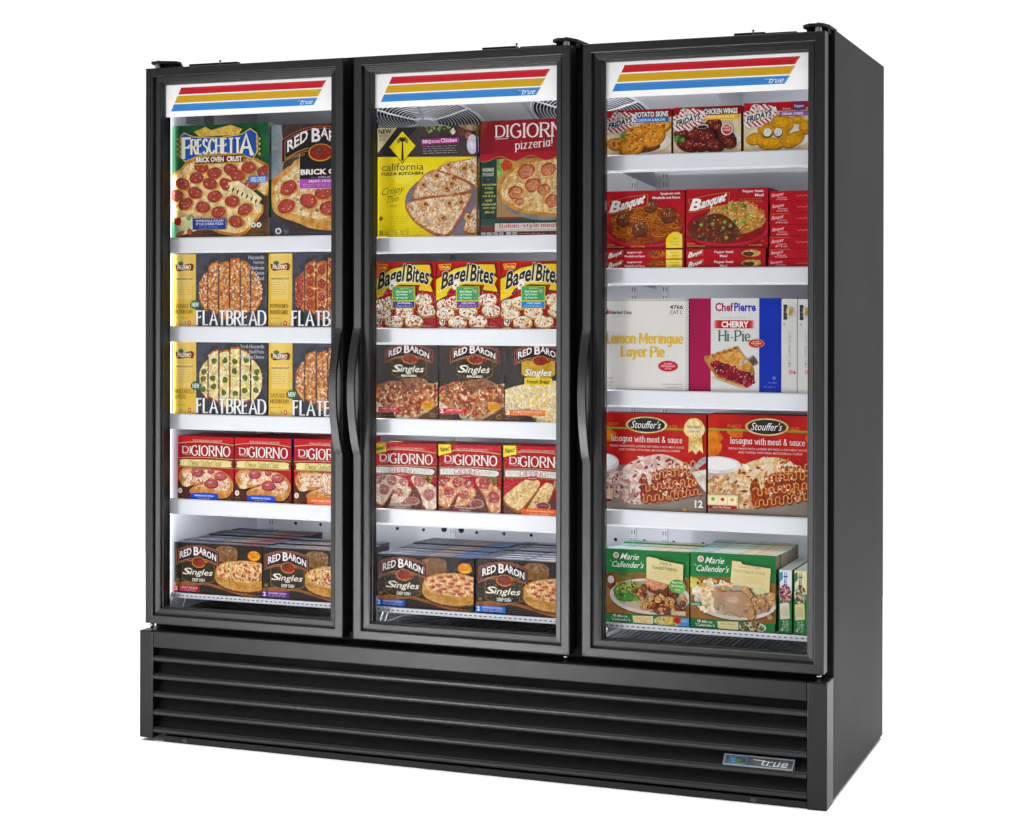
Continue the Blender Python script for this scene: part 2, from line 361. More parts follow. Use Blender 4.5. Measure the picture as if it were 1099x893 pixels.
for (bx0, bx1), zs in zip(bays, lips):      # fill light added behind the lowest price rail to brighten the bottom bays
    area('bottom_bay_fill', ((bx0+bx1)/2, LIP+.022, zs[3]-.030), ((bx0+bx1)/2, .62, zs[3]-.14), .58, .010, .38, (.94, .96, 1))
# ------------------------------------------------------------------ printing: glyphs and panels
def P_(s): return [tuple(map(float, q.split(','))) for q in s.split()]
# single-stroke skeletons on a cap height of 1, x-height .66; 'c' = smooth curve, 'l' = straight strokes
GL = {}
for row in '''A .78|l0,0 .39,1 .78,0|l.15,.35 .63,.35
B .62|l0,0 0,1|c0,1 .3,1 .5,.9 .5,.66 .3,.54 0,.53|c.02,.53 .36,.52 .6,.4 .6,.14 .38,0 0,0
C .72|c.7,.8 .56,.97 .36,1 .1,.82 0,.5 .1,.18 .36,0 .58,.04 .72,.22
D .74|l0,0 0,1|c0,1 .34,1 .64,.86 .74,.5 .64,.14 .34,0 0,0
E .54|l0,0 0,1|l0,1 .52,1|l0,.53 .42,.53|l0,0 .54,0
F .52|l0,0 0,1|l0,1 .52,1|l0,.52 .4,.52
G .78|c.7,.82 .56,.97 .36,1 .1,.82 0,.5 .1,.18 .36,0 .58,.03 .74,.16|l.74,.12 .74,.45 .5,.45
H .7|l0,0 0,1|l.7,0 .7,1|l0,.52 .7,.52
I .04|l.02,0 .02,1
J .36|c.3,1 .3,.5 .3,.16 .14,0 0,.08
K .66|l0,0 0,1|l.6,1 .03,.48|l.2,.62 .66,0
L .5|l0,0 0,1|l0,0 .5,0
M .9|l0,0 .06,1|l.06,1 .45,.1 .84,1|l.84,1 .9,0
N .72|l0,0 0,1|l0,1 .72,0|l.72,0 .72,1
O .8|c.4,1 .1,.85 0,.5 .1,.15 .4,0 .7,.15 .8,.5 .7,.85 .4,1
P .58|l0,0 0,1|c0,1 .34,1 .57,.9 .57,.6 .34,.46 0,.46
Q .8|c.4,1 .1,.85 0,.5 .1,.15 .4,0 .7,.15 .8,.5 .7,.85 .4,1|l.45,.2 .8,-.1
R .64|l0,0 0,1|c0,1 .34,1 .56,.9 .56,.62 .34,.5 0,.5|l.28,.5 .64,0
S .56|c.52,.84 .4,.98 .22,1 .04,.86 .06,.64 .3,.5 .54,.36 .54,.12 .32,0 .12,.02 0,.16
T .66|l.33,0 .33,1|l0,1 .66,1
U .7|c0,1 0,.5 .02,.2 .2,.01 .5,.01 .68,.2 .7,.5 .7,1
V .74|l0,1 .37,0 .74,1
W 1.1|l0,1 .28,0 .55,.8 .82,0 1.1,1
X .7|l0,0 .7,1|l0,1 .7,0
Y .7|l0,1 .35,.5 .7,1|l.35,.5 .35,0
Z .64|l0,1 .62,1 0,0 .64,0
a .46|c.42,.52 .3,.66 .12,.62 0,.34 .08,.05 .24,.02 .42,.24|l.43,.66 .43,.08 .5,.0
b .46|l0,0 0,1|c0,.45 .16,.66 .36,.62 .46,.34 .36,.04 .14,0 0,.18
c .4|c.4,.54 .26,.67 .08,.56 0,.33 .08,.08 .24,0 .4,.12
d .46|c.44,.48 .3,.66 .1,.6 0,.33 .1,.04 .28,.02 .44,.2|l.45,1 .45,.06 .5,0
e .44|c.02,.34 .42,.38 .4,.58 .22,.67 .04,.54 0,.3 .1,.05 .28,0 .44,.14
f .34|c.36,.94 .26,1.02 .14,.9 .13,.6 .13,0|l0,.62 .32,.62
g .46|c.43,.5 .28,.66 .1,.6 0,.34 .1,.08 .28,.05 .43,.24|c.44,.66 .44,.1 .42,-.2 .22,-.34 .02,-.22
h .46|l0,0 0,1|c0,.42 .16,.64 .34,.64 .44,.48 .44,0
i .06|l.03,0 .03,.64|l.03,.86 .03,.92
j .14|c.12,.64 .12,0 .06,-.26 -.1,-.28|l.12,.86 .12,.92
k .44|l0,0 0,1|l.4,.64 .03,.28|l.14,.38 .44,0
l .06|l.03,0 .03,1
m .78|l0,0 0,.66|c0,.42 .12,.63 .28,.64 .38,.5 .38,0|c.38,.42 .5,.63 .66,.64 .76,.5 .76,0
n .46|l0,0 0,.66|c0,.42 .14,.63 .32,.64 .44,.5 .44,0
o .48|c.24,.67 .05,.56 0,.33 .05,.1 .24,0 .43,.1 .48,.33 .43,.56 .24,.67
p .46|l0,-.32 0,.66|c0,.45 .16,.66 .36,.62 .46,.34 .36,.04 .14,0 0,.18
q .46|c.44,.48 .3,.66 .1,.6 0,.33 .1,.04 .28,.02 .44,.2|l.45,.66 .45,-.32
r .32|l0,0 0,.66|c0,.4 .1,.58 .22,.66 .34,.6
s .38|c.36,.55 .24,.67 .06,.6 .06,.42 .32,.28 .34,.08 .18,0 0,.1
t .3|c.13,.92 .12,.4 .14,.08 .22,0 .32,.08|l0,.64 .3,.64
u .46|c0,.66 0,.3 .06,.04 .22,.01 .42,.2|l.44,.66 .44,0
v .46|l0,.66 .23,0 .46,.66
w .7|l0,.66 .18,0 .35,.56 .52,0 .7,.66
x .44|l0,0 .44,.66|l0,.66 .44,0
y .46|l0,.66 .24,.02|c.46,.66 .24,.02 .12,-.26 -.04,-.28
z .4|l0,.64 .38,.64 0,0 .4,0
& .7|c.68,.0 .4,.36 .16,.78 .24,.98 .42,.9 .36,.62 .06,.34 .06,.1 .26,0 .5,.12 .62,.4
' .06|l.05,1 .02,.8
! .06|l.03,.28 .03,1|l.03,.0 .03,.06
- .3|l0,.32 .3,.32
. .05|l.02,0 .03,.05
1 .2|l.0,.8 .14,1 .14,0
2 .54|c.02,.76 .14,.97 .38,.98 .52,.76 .36,.42 0,0|l0,0 .54,0
4 .58|l.42,0 .42,1 0,.3 .58,.3
6 .54|c.46,.96 .14,.76 0,.3 .24,0 .5,.14 .5,.46 .24,.58 .04,.36
7 .54|l0,1 .54,1 .2,0
9 .54|c.5,.66 .3,.44 .06,.56 .04,.84 .26,1 .5,.86 .5,.5 .38,.14 .14,0'''.split('\n'):
    hd, *st = row.split('|'); ch, adv = hd.split(' '); GL[ch] = (float(adv), [(q[0], P_(q[1:])) for q in st])
def smooth(p, n=7, closed=False):
    m = len(p)
    if m < 3: return p
    g = (lambda i: p[i % m]) if closed else (lambda i: p[max(0, min(m-1, i))])
    out = []
    for i in range(m if closed else m-1):
        a, b, c, d = g(i-1), g(i), g(i+1), g(i+2)
        for k in range(n):
            t = k/n
            out.append(tuple(.5*((2*b[j])+(-a[j]+c[j])*t+(2*a[j]-5*b[j]+4*c[j]-d[j])*t*t+(-a[j]+3*b[j]-3*c[j]+d[j])*t**3) for j in (0, 1)))
    if not closed: out.append(p[-1])
    return out
_fc = {}
def font_tris(s, off):
    """filled outlines of the built-in face as triangles"""
    k = (s, round(off, 4))
    if k in _fc: return _fc[k]
    cu = bpy.data.curves.new('tmp_text', 'FONT'); cu.body = s; cu.size = 1; cu.offset = off; cu.resolution_u = 2; cu.fill_mode = 'FRONT' if hasattr(cu, 'fill_mode') else cu.fill_mode
    o = bpy.data.objects.new('tmp_text', cu); COL.objects.link(o)
    me = o.to_mesh(); me.calc_loop_triangles()
    v = [(q.co.x, q.co.y) for q in me.vertices]; t = [tuple(q.vertices) for q in me.loop_triangles]
    o.to_mesh_clear(); bpy.data.objects.remove(o); bpy.data.curves.remove(cu)
    _fc[k] = (v, t); return _fc[k]
EPS = 4e-5
class Art:
    """one printed face: o = top-left corner, U = rightwards, V = downwards (unit), w x h metres; places are fractions (u, v) of the face, line widths are millimetres"""
    def __init__(s, mb, o, U, V, w, h, seed=1):
        s.mb, s.o, s.U, s.V, s.w, s.h = mb, Vector(o), Vector(U), Vector(V), w, h
        s.N = s.V.cross(s.U).normalized() if True else None
        s.lay = 0; s.rnd = random.Random(seed); s.fix = None
    def emit(s, pts, c, c2, sc, z):
        """pts in metres on the face; clipped to it"""
        if any(p[0] < 0 or p[1] < 0 or p[0] > s.w or p[1] > s.h for p in pts):
            for ax, lim, sg in ((0, 0, 1), (0, s.w, -1), (1, 0, 1), (1, s.h, -1)):
                out = []; n = len(pts)
                for i in range(n):
                    a, b = pts[i], pts[(i+1) % n]; da, db = (a[ax]-lim)*sg, (b[ax]-lim)*sg
                    if da >= 0: out.append(a)
                    if (da > 0 > db) or (da < 0 < db):
                        t = da/(da-db); out.append((a[0]+(b[0]-a[0])*t, a[1]+(b[1]-a[1])*t))
                pts = out
                if len(pts) < 3: return
        s.mb.face([s.o+s.U*p[0]+s.V*p[1]+s.N*z for p in pts], c, c2, sc)
    def z(s):
        if s.fix: return s.fix
        s.lay += 1; return s.lay*EPS
    def hold(s, on=True):
        """print the next marks, which do not overlap, in one layer"""
        s.fix = None
        if on: s.fix = s.z()
    def poly(s, pts, c, c2=None, sc=0, z=None, m=False):
        if z is None: z = s.z()
        if not m: pts = [(u*s.w, v*s.h) for u, v in pts]
        if len(pts) == 3: s.emit(pts, c, c2, sc, z); return
        for t in tessellate_polygon([[Vector((p[0], p[1], 0)) for p in pts]]): s.emit([pts[i] for i in t], c, c2, sc, z)
    def rect(s, u0, v0, u1, v1, c, c2=None, sc=0): s.emit([(u0*s.w, v0*s.h), (u0*s.w, v1*s.h), (u1*s.w, v1*s.h), (u1*s.w, v0*s.h)], c, c2, sc, s.z())
    def quad(s, p, c, c2=None, sc=0): s.poly(p, c, c2, sc)
    def ell(s, u, v, ru, rv, c, c2=None, sc=0, jit=0, n=30, rot=0, z=None):
        if z is None: z = s.z()
        pts = []
        ph = s.rnd.random()*6
        for k in range(n):
            t = 2*math.pi*k/n; q = 1+jit*(math.sin(3*t+ph)*.5+math.sin(5*t+ph*2)*.4+s.rnd.uniform(-.5, .5))
            x, y = ru*s.w*math.cos(t)*q, rv*s.h*math.sin(t)*q
            pts.append((u*s.w+x*math.cos(rot)-y*math.sin(rot), v*s.h+x*math.sin(rot)+y*math.cos(rot)))
        for k in range(1, n-1): s.emit([pts[0], pts[k], pts[k+1]], c, c2, sc, z)
    def strip(s, p, wd, c, z, closed=False, c2=None, sc=0):
        """p metres, wd width (number or list)"""
        q = [p[0]]
        for a in p[1:]:
            if (a[0]-q[-1][0])**2+(a[1]-q[-1][1])**2 > 1e-10: q.append(a)
        if closed and len(q) > 2 and (q[0][0]-q[-1][0])**2+(q[0][1]-q[-1][1])**2 < 1e-10: q.pop()
        p = q; m = len(p)
        if m < 2: return
        L = []; R = []
        for i in range(m):
            a = p[i-1] if (i or closed) else None; b = p[(i+1) % m] if (i < m-1 or closed) else None
            def un(x, y):
                dx, dy = y[0]-x[0], y[1]-x[1]; l = math.hypot(dx, dy) or 1; return dx/l, dy/l
            d1 = un(a, p[i]) if a else None; d2 = un(p[i], b) if b else None
            d1 = d1 or d2; d2 = d2 or d1
            tx, ty = d1[0]+d2[0], d1[1]+d2[1]; l = math.hypot(tx, ty)
            if l < .5: tx, ty = d2; l = 1
            tx /= l; ty /= l; nx, ny = -ty, tx
            cs = max(.55, nx*(-d1[1])+ny*d1[0]); hw = (wd[i] if isinstance(wd, list) else wd)/2/cs
            L.append((p[i][0]+nx*hw, p[i][1]+ny*hw)); R.append((p[i][0]-nx*hw, p[i][1]-ny*hw))
        for i in range(m if closed else m-1):
            j = (i+1) % m; s.emit([L[i], L[j], R[j], R[i]], c, c2, sc, z+(i % 10)*2.2e-6)
    def line(s, pts, mm, c, closed=False, sm=False, c2=None, sc=0, z=None):
        p = [(u*s.w, v*s.h) for u, v in pts]
        if sm: p = smooth(p, 6, closed)
        s.strip(p, mm/1000, c, s.z() if z is None else z, closed, c2, sc)
    def scatter(s, n, inside, size, cols, asp=.7, jit=.35, nn=7, z=None):
        """n flecks inside a (cu, cv, ru, rv) ellipse or a list of (u, v)"""
        base = s.z(); L_ = [tuple(int(q[i:i+2], 16) for i in (0, 2, 4)) for q in cols]; av = [sum(q[i] for q in L_)/len(L_) for i in range(3)]
        soft = {q: '%02x%02x%02x' % tuple(int(int(q[2*i:2*i+2], 16)*.45+av[i]*.55) for i in range(3)) for q in cols}
        if isinstance(inside, tuple):
            cu, cv, ru, rv = inside; bb = (cu-ru, cv-rv, cu+ru, cv+rv); ok = lambda u, v: ((u-cu)/ru)**2+((v-cv)/rv)**2 < 1
        else:
            us = [p[0] for p in inside]; vs = [p[1] for p in inside]; bb = (min(us), min(vs), max(us), max(vs))
            def ok(u, v):
                r = False; j = len(inside)-1
                for i in range(len(inside)):
                    a, b = inside[i], inside[j]
                    if (a[1] > v) != (b[1] > v) and u < (b[0]-a[0])*(v-a[1])/(b[1]-a[1])+a[0]: r = not r
                    j = i
                return r
        for k in range(n):
            for _ in range(30):
                u, v = s.rnd.uniform(bb[0], bb[2]), s.rnd.uniform(bb[1], bb[3])
                if ok(u, v): break
            else: continue
            sz = size*s.rnd.uniform(.6, 1.4)/1000; c = s.rnd.choice(cols); a = s.rnd.uniform(0, 3.1); pts = []
            for i in range(nn):
                t = 2*math.pi*i/nn; q = 1+s.rnd.uniform(-jit, jit); x, y = sz*math.cos(t)*q, sz*asp*math.sin(t)*q
                pts.append((u*s.w+x*math.cos(a)-y*math.sin(a), v*s.h+x*math.sin(a)+y*math.cos(a)))
            zz = base+(k % 13)*1.2e-5
            for i in range(1, nn-1): s.emit([pts[0], pts[i], pts[i+1]], c, soft[c], 300, zz)
        s.lay += 4
    def t(s, txt, u0, v0, u1, v1, c, st='s', b=.0, sh=0, o=None, arc=0, rise=0, flare=0):
        """text fitted to the box; st s = sans, f = serif, c = script; b = weight; o = (colour, mm) outline drawn beneath"""
        W_, H_ = (u1-u0)*s.w, (v1-v0)*s.h
        def place(x, y, bb):
            fx = (x-bb[0])/((bb[2]-bb[0]) or 1); fy = (y-bb[1])/((bb[3]-bb[1]) or 1)
            k = 1+flare*(1-(2*fx-1)**2)
            X = u0*s.w+fx*W_+sh*(fy-.5)*H_
            Y = v1*s.h-fy*H_*k-(arc*(1-(2*fx-1)**2)+rise*(fx-.5))*s.h
            return X, Y
        if st == 's':
            v, tr = font_tris(txt, b*.04)
            if not v: return
            v0_, _ = font_tris(txt, 0)
            bb = (min(p[0] for p in v0_), min(p[1] for p in v0_), max(p[0] for p in v0_), max(p[1] for p in v0_))
            kx = W_/((bb[2]-bb[0]) or 1)
            if o:
                vo, to = font_tris(txt, min(.16, b*.04+o[1]/1000/max(H_/((bb[3]-bb[1]) or 1), 1e-4))); z = s.z()
                for q in to: s.emit([place(*vo[i], bb) for i in q], o[0], None, 0, z)
            z = s.z()
            for q in tr: s.emit([place(*v[i], bb) for i in q], c, None, 0, z)
            return
        x = 0; strokes = []; caps = any(ch.isupper() or ch in "0123456789bdfhklt!&'" for ch in txt)
        lo = -.3 if any(ch in 'gjpqy' for ch in txt) else 0
        hi = 1 if caps else .66
        for ch in txt:
            if ch == ' ': x += .34; continue
            adv, st_ = GL.get(ch, GL['o'])
            for kind, p in st_:
                q = [(a+x, b_) for a, b_ in p]
                if kind == 'c': q = smooth(q, 5)
                elif st == 'c' and len(q) == 2:
                    q = [(q[0][0]+(q[1][0]-q[0][0])*k/4, q[0][1]+(q[1][1]-q[0][1])*k/4) for k in range(5)]
                strokes.append((kind, q))
                if st == 'f':
                    ends = [p[0], p[-1]] if kind == 'l' else [p[0]] if abs(p[0][0]-p[1][0]) < .05 else []
                    if kind == 'c' and abs(p[-1][0]-p[-2][0]) < .05: ends.append(p[-1])
                    for e in ends:
                        if min(abs(e[1]-y) for y in (0, 1, .66, -.32)) < .03 and ch not in "i'!.-sSCG" or (ch == 'i' and e[1] < .7):
                            dlt = .0 if e[1] < .5 else .0
                            other = p[1] if e is p[0] else p[-2]
                            if abs(other[1]-e[1]) > .25: strokes.append(('s', [(e[0]+x-.13, e[1]+dlt), (e[0]+x+.13, e[1]+dlt)]))
                        elif abs(e[1]-p[0][1]) < .01 and kind == 'l' and len(p) == 2 and abs(p[0][1]-p[1][1]) < .01 and ch in 'EFLTZ' and e is p[-1] or (ch in 'T' and kind == 'l' and abs(p[0][1]-p[1][1]) < .01):
                            sg = -1 if e[1] > .9 else 1
                            strokes.append(('s', [(e[0]+x, e[1]), (e[0]+x, e[1]+sg*.14)]))
            if st == 'c' and ch.islower() and ch not in 'gjy': strokes.append(('c', smooth([(x+adv-.05, .1), (x+adv+.04, .02), (x+adv+.14, .16)], 4)))
            x += adv+(.25 if st == 'f' else .13)
        tot = x-(.25 if st == 'f' else .13)
        bb = (0, lo, tot, hi); un = H_/(hi-lo)
        thick = (.15 if st == 'f' else .12)*(1+b); thin = (.082 if st == 'f' else .06)*(1+b*.8)
        def width(q):
            r = []
            for i in range(len(q)):
                a = q[max(0, i-1)]; e = q[min(len(q)-1, i+1)]; dx, dy = e[0]-a[0], e[1]-a[1]; l = math.hypot(dx, dy) or 1
                if st == 'f': k = abs(dy/l)**1.4
                else: k = max(0, -(dy/l)*.8-(dx/l)*.25) if dy < 0 else .25*abs(dx/l)
                r.append((thin+(thick-thin)*k)*un)
            return r
        for pas in ((o, True), (None, False)) if o else ((None, False),):
            z = s.z()
            for k, (kind, q) in enumerate(strokes):
                wd = [thin*un*1.05]*len(q) if kind == 's' else width(q)
                if pas[1]: wd = [a+2*o[1]/1000 for a in wd]
                pm = [place(*a, bb) for a in q]
                if pas[1] and len(pm) > 1:      # run the outline past the ends
                    e = o[1]/1000*.9
                    for A_, B_, ix in ((pm[0], pm[1], 0), (pm[-1], pm[-2], -1)):
                        l = math.hypot(A_[0]-B_[0], A_[1]-B_[1]) or 1; pm[ix] = (A_[0]+(A_[0]-B_[0])/l*e, A_[1]+(A_[1]-B_[1])/l*e)
                s.strip(pm, wd, o[0] if pas[1] else c, z+(k % 7)*1.5e-5)
            s.lay += 2
    # ---------------- food
    def pep(s, u, v, ru, rv, rot=0, c='973a31', c2='b25548', rim='7a2a20'):
        s.ell(u+ru*.06, v+rv*.12, ru*1.1, rv*1.12, 'b8672f', 'd79a55', 220, .06, 18, rot)
        s.ell(u, v, ru, rv, rim, '8f352b', 160, .05, 20, rot); s.ell(u, v-rv*.04, ru*.88, rv*.86, c, c2, 260, .05, 18, rot)
        for _ in range(3):
            a = s.rnd.uniform(0, 6.3); s.ell(u+ru*.5*math.cos(a), v+rv*.5*math.sin(a), ru*.12, rv*.1, 'd9a096', n=7)
    def cheese(s, pts, c='ead6a6', c2='d8a25c', sc=75, crust=None, ins=.9, cr2='a8662a', smo=True):
        """irregular food outline: crust ring and molten top"""
        if smo: pts = smooth(pts, 4, True)
        if crust:
            s.poly(pts, crust, cr2, 60)
            cu = sum(p[0] for p in pts)/len(pts); cv = sum(p[1] for p in pts)/len(pts)
            pts = [(cu+(p[0]-cu)*ins*s.rnd.uniform(.985, 1.015), cv+(p[1]-cv)*ins*s.rnd.uniform(.985, 1.015)) for p in pts]
        s.poly(pts, c, c2, sc); return pts
    def chunk(s, u, v, r, c, c2, sc=180, hi=None, asp=1.0, rim=None):
        if rim: s.ell(u+r*.06, v+r*.12, r*1.08, r*asp*1.08*s.w/s.h, rim, jit=.14, n=14)
        s.ell(u, v, r, r*asp*s.w/s.h, c, c2, sc, .14, 14, s.rnd.uniform(0, 3))
        if hi: s.ell(u-r*.25, v-r*.3, r*.22, r*.14*s.w/s.h, hi, jit=.3, n=8)
class PMB:
    """mesh with two colour layers for printed card"""
    def __init__(s): s.v = []; s.f = []; s.a = []; s.b = []
    def face(s, pts, c, c2=None, sc=0):
        o = len(s.v); s.v += [tuple(p) for p in pts]; s.f.append(tuple(range(o, o+len(pts))))
        k = (*linc(c), sc/1000); k2 = (*(linc(c2) if c2 else linc(c)), 1)
        s.a += [k]*len(pts); s.b += [k2]*len(pts)
    def mesh(s, name, m):
        me = bpy.data.meshes.new(name); me.from_pydata(s.v, [], s.f); me.materials.append(m)
        for nm, src in (('Col', s.a), ('Col2', s.b)):
            at = me.color_attributes.new(nm, 'FLOAT_COLOR', 'CORNER'); at.data.foreach_set('color', [x for q in src for x in q])
        me.update(); return me
_lc = {}
def linc(h):
    if h not in _lc: _lc[h] = lin(h)
    return _lc[h]
# ------------------------------------------------------------------ printed fronts
def small(A, u0, v0, u1, v1, c, n=3, mm=.9, al='l'):
    """lines of fine print too small to read"""
    z_ = A.z()
    for k in range(n):
        v = v0+(v1-v0)*(k+.5)/n; u = u0; e = u1-(A.rnd.uniform(0, .12)*(u1-u0) if al == 'l' else 0)
        while u < e:
            l = min(A.rnd.uniform(.02, .06), e-u); A.line([(u, v), (u+l, v)], mm, c, z=z_); u += l+.012
def arch(u0, v0, u1, v1, rise, n=10, drop=None):
    """arched badge outline: bowed top and bottom"""
    top = [(u0+(u1-u0)*k/n, v0+rise*(2*k/n-1)**2) for k in range(n+1)]
    bot = [(u1-(u1-u0)*k/n, v1+rise*(2*k/n-1)**2) for k in range(n+1)]
    return top+bot
def rb_badge(A, u0, v0, u1, v1, rise, mm=1.6):
    h = v1-v0-rise; e = arch(u0, v0, u1, v0+h*.74, rise)
    A.line(e, mm*2.3, 'c9a03a', True); A.line(e, mm*1.7, 'b6343a', True); A.poly(e, '1b1614'); A.line([(a, b) for a, b in e], mm*.5, 'd99', True) if False else None
    i = (u1-u0)*.035; e2 = arch(u0+i, v0+h*.05, u1-i, v0+h*.68, rise*.95); A.line(e2, mm*.45, 'e3a5a5', True)
    w_ = u1-u0
    A.ell(u0+w_*.52, v0+h*.88, w_*.165, h*.30, 'caa23c'); A.ell(u0+w_*.52, v0+h*.87, w_*.15, h*.27, 'a8322b', '7c231f', 160)
    A.ell(u0+w_*.50, v0+h*.80, w_*.06, h*.15, '6f4526', '4a2c1a', 200); A.poly([(u0+w_*.40, v0+h*1.02), (u0+w_*.62, v0+h*.88), (u0+w_*.75, v0+h*.84), (u0+w_*.70, v0+h*.98), (u0+w_*.55, v0+h*1.1)], 'a5342c', '7c231f', 200)
    A.t('RED', u0+w_*.07, v0+h*.17+rise*.22, u0+w_*.345, v0+h*.53+rise*.22, 'f4f2f0', b=.55, o=('7d1f26', mm*.45), rise=rise*.95/ A_asp(A))
    A.t('B', u0+w_*.405, v0+h*.06, u0+w_*.515, v0+h*.50, 'f4f2f0', b=.55, o=('7d1f26', mm*.45))
    A.t('ARON', u0+w_*.53, v0+h*.15+rise*.30, u0+w_*.93, v0+h*.50+rise*.30, 'f4f2f0', b=.5, o=('7d1f26', mm*.45), rise=-rise*1.45/A_asp(A))
    A.line([(u0+w_*.08, v0+h*.68+rise*.75), (u0+w_*.2, v0+h*.66+rise*.4), (u0+w_*.34, v0+h*.66+rise*.12)], mm*.5, 'c3a23a'); A.line([(u0+w_*.68, v0+h*.66+rise*.16), (u0+w_*.8, v0+h*.67+rise*.4), (u0+w_*.92, v0+h*.69+rise*.75)], mm*.5, 'c3a23a')
def A_asp(A): return 1.0
def rb_panel(A, u0, v0, u1, v1, sub, gold=False):
    m = (u0+u1)/2; p = [(u0, v0), (u0, v1-.07), (u0+(u1-u0)*.15, v1-.03), (m, v1), (u1-(u1-u0)*.15, v1-.03), (u1, v1-.07), (u1, v0)]
    A.poly(p, 'b98f2c' if gold else '3a2a1c', 'cfa844' if gold else '2a1f17', 30); A.line(p, 1.0, 'd6b65a' if gold else 'b38a2e', True)
def singles(A, u0, v0, u1, v1, c='f6efdd', o=None): A.t('S', u0, v0, u0+(u1-u0)*.24, v0+(v1-v0)*.80, c, 's', b=.35, sh=.45); A.t('ingles', u0+(u1-u0)*.23, v0+(v1-v0)*.10, u1, v1+(v1-v0)*.05, c, 's', b=.2, sh=.4)
def pizza_side(A, cu, cv, ru, rv, hgt, tops, cheese=('e9cf9c', 'c98546')):
    """deep-dish pizza seen from the side: thick rim, top ellipse, toppings"""
    n = 24; low = [(cu+ru*math.cos(t*math.pi/n), cv+hgt+rv*math.sin(t*math.pi/n)) for t in range(n+1)]
    body = [(cu+ru, cv)]+low+[(cu-ru, cv)]
    A.poly([(a, b+.03) for a, b in body], '3a2013', '56301b', 60); A.poly(body, 'cf9c56', 'b07a35', 50); A.line([(a, b-hgt*.25) for a, b in low], 1.2, 'e3b672', sm=False)
    A.ell(cu, cv, ru, rv, 'e0ad62', 'bf7d38', 70, .03, 34); A.ell(cu, cv-.005, ru*.93, rv*.88, cheese[0], cheese[1], 110, .04, 34)
    tops(A, (cu, cv-.005, ru*.86, rv*.8))
def pizza_back(A, cu, cv, ru, rv, hgt):
    n = 18; low = [(cu+ru*math.cos(t*math.pi/n), cv+hgt+rv*math.sin(t*math.pi/n)) for t in range(n+1)]
    A.poly([(cu+ru, cv)]+low+[(cu-ru, cv)], '8a6234', '6d4826', 50); A.ell(cu, cv, ru, rv, '96703f', '76522c', 70, .03, 30); A.ell(cu, cv, ru*.9, rv*.85, '8a6848', '6a4632', 110, .05, 26)
    A.scatter(22, (cu, cv, ru*.8, rv*.7), 4, ['6f3a2c', '7a4434', '8f7450', 'a58a62'], .6)
def top_supreme(A, e):
    A.scatter(44, e, 3.6, ['f0dfb6', 'f4e8c8', 'e2b878'], .6); A.scatter(26, e, 5.6, ['a8432f', 'b4523c', '96382a', 'b95f48'], .6); A.scatter(18, e, 3.4, ['6d5236', '84653c', 'e8d4ac']); A.scatter(12, e, 2.4, ['8a9a3a', 'ecd8b0', '6d4a2a'])
def top_meat(A, e):
    A.scatter(50, e, 3.8, ['efdcb0', 'f4e6c4', 'e2b474'], .6); A.scatter(26, e, 6.0, ['ac4636', 'b95642', '9a3a2e', 'bb5c48'], .6); A.scatter(16, e, 4, ['84603e', '6f5034', 'e6d0a2']); A.scatter(20, e, 1.8, ['f2e2bc', 'edbf74'])
def top_pep(A, e):
    cu, cv, ru, rv = e
    A.scatter(50, e, 2.8, ['f5ead0', 'e7b56a', 'f0d8a0']); k = 0
    for rr, n, o in ((.85, 11, 0), (.55, 7, .4), (.2, 3, .2)):
        for i in range(n):
            a = o+2*math.pi*i/n+A.rnd.uniform(-.15, .15); r1 = .115*A.rnd.uniform(.85, 1.15)
            A.ell(cu+ru*rr*math.cos(a), cv+rv*rr*math.sin(a), ru*r1, rv*r1*1.3, A.rnd.choice(['a23a33', 'b04a3e', '983028']), 'c0604f', 260, .15, 12); k += 1
            A.ell(cu+ru*rr*math.cos(a)-ru*.03, cv+rv*rr*math.sin(a)-rv*.05, ru*.03, rv*.03, 'e0a398', n=6)
def a_rb_deep(tab, tabt, tops, n2='2'):
    def f(A):
        A.rect(0, 0, 1, 1, '1f1916', '2a211b', 12)
        A.poly([(0, .80), (.28, .74), (.62, .86), (1, 1.0), (0, 1.0)], '8a4f2c', 'a5643a', 22); A.poly([(0, .95), (.18, .80), (.42, .84), (.8, 1), (0, 1)], '241a16', '3a251b', 20)
        A.poly([(0, .8), (.2, .76), (.36, .77), (.3, .84), (0, .9)], 'a4683f', '8d5430', 40)
        pizza_back(A, .60, .12, .125, .10, .13)
        pizza_side(A, .80, .525, .325, .235, .15, tops)
        A.ell(.915, .19, .072, .10, 'e8742a', 'e06a24', 20); A.ell(.915, .19, .062, .085, 'f0982f', 'f3b62f', 60); A.t('READY IN', .868, .135, .962, .165, '7a3a12', b=.5); A.t('5 MIN', .878, .18, .952, .235, '8a4212', b=.6)
        rb_panel(A, .095, .36, .465, .80, '')
        rb_badge(A, .035, .055, .52, .52, .10)
        singles(A, .115, .50, .445, .66); A.t('DEEP DISH', .215, .70, .355, .76, 'f4f0e6', b=.5)
        A.ell(.045, .735, .02, .035, 'a8892f', '6f5a20', 200); A.rect(0, .86, .30, .975, tab); A.t(n2, .012, .878, .04, .955, 'ffffff', b=.7); A.t(tabt, .07, .875, .27, .91, 'f3dfe0', b=.2); small(A, .07, .92, .285, .965, 'e9cfd2', 2, .7)
        small(A, .87, .94, .99, .985, 'b58a3a', 1, .8)
    return f
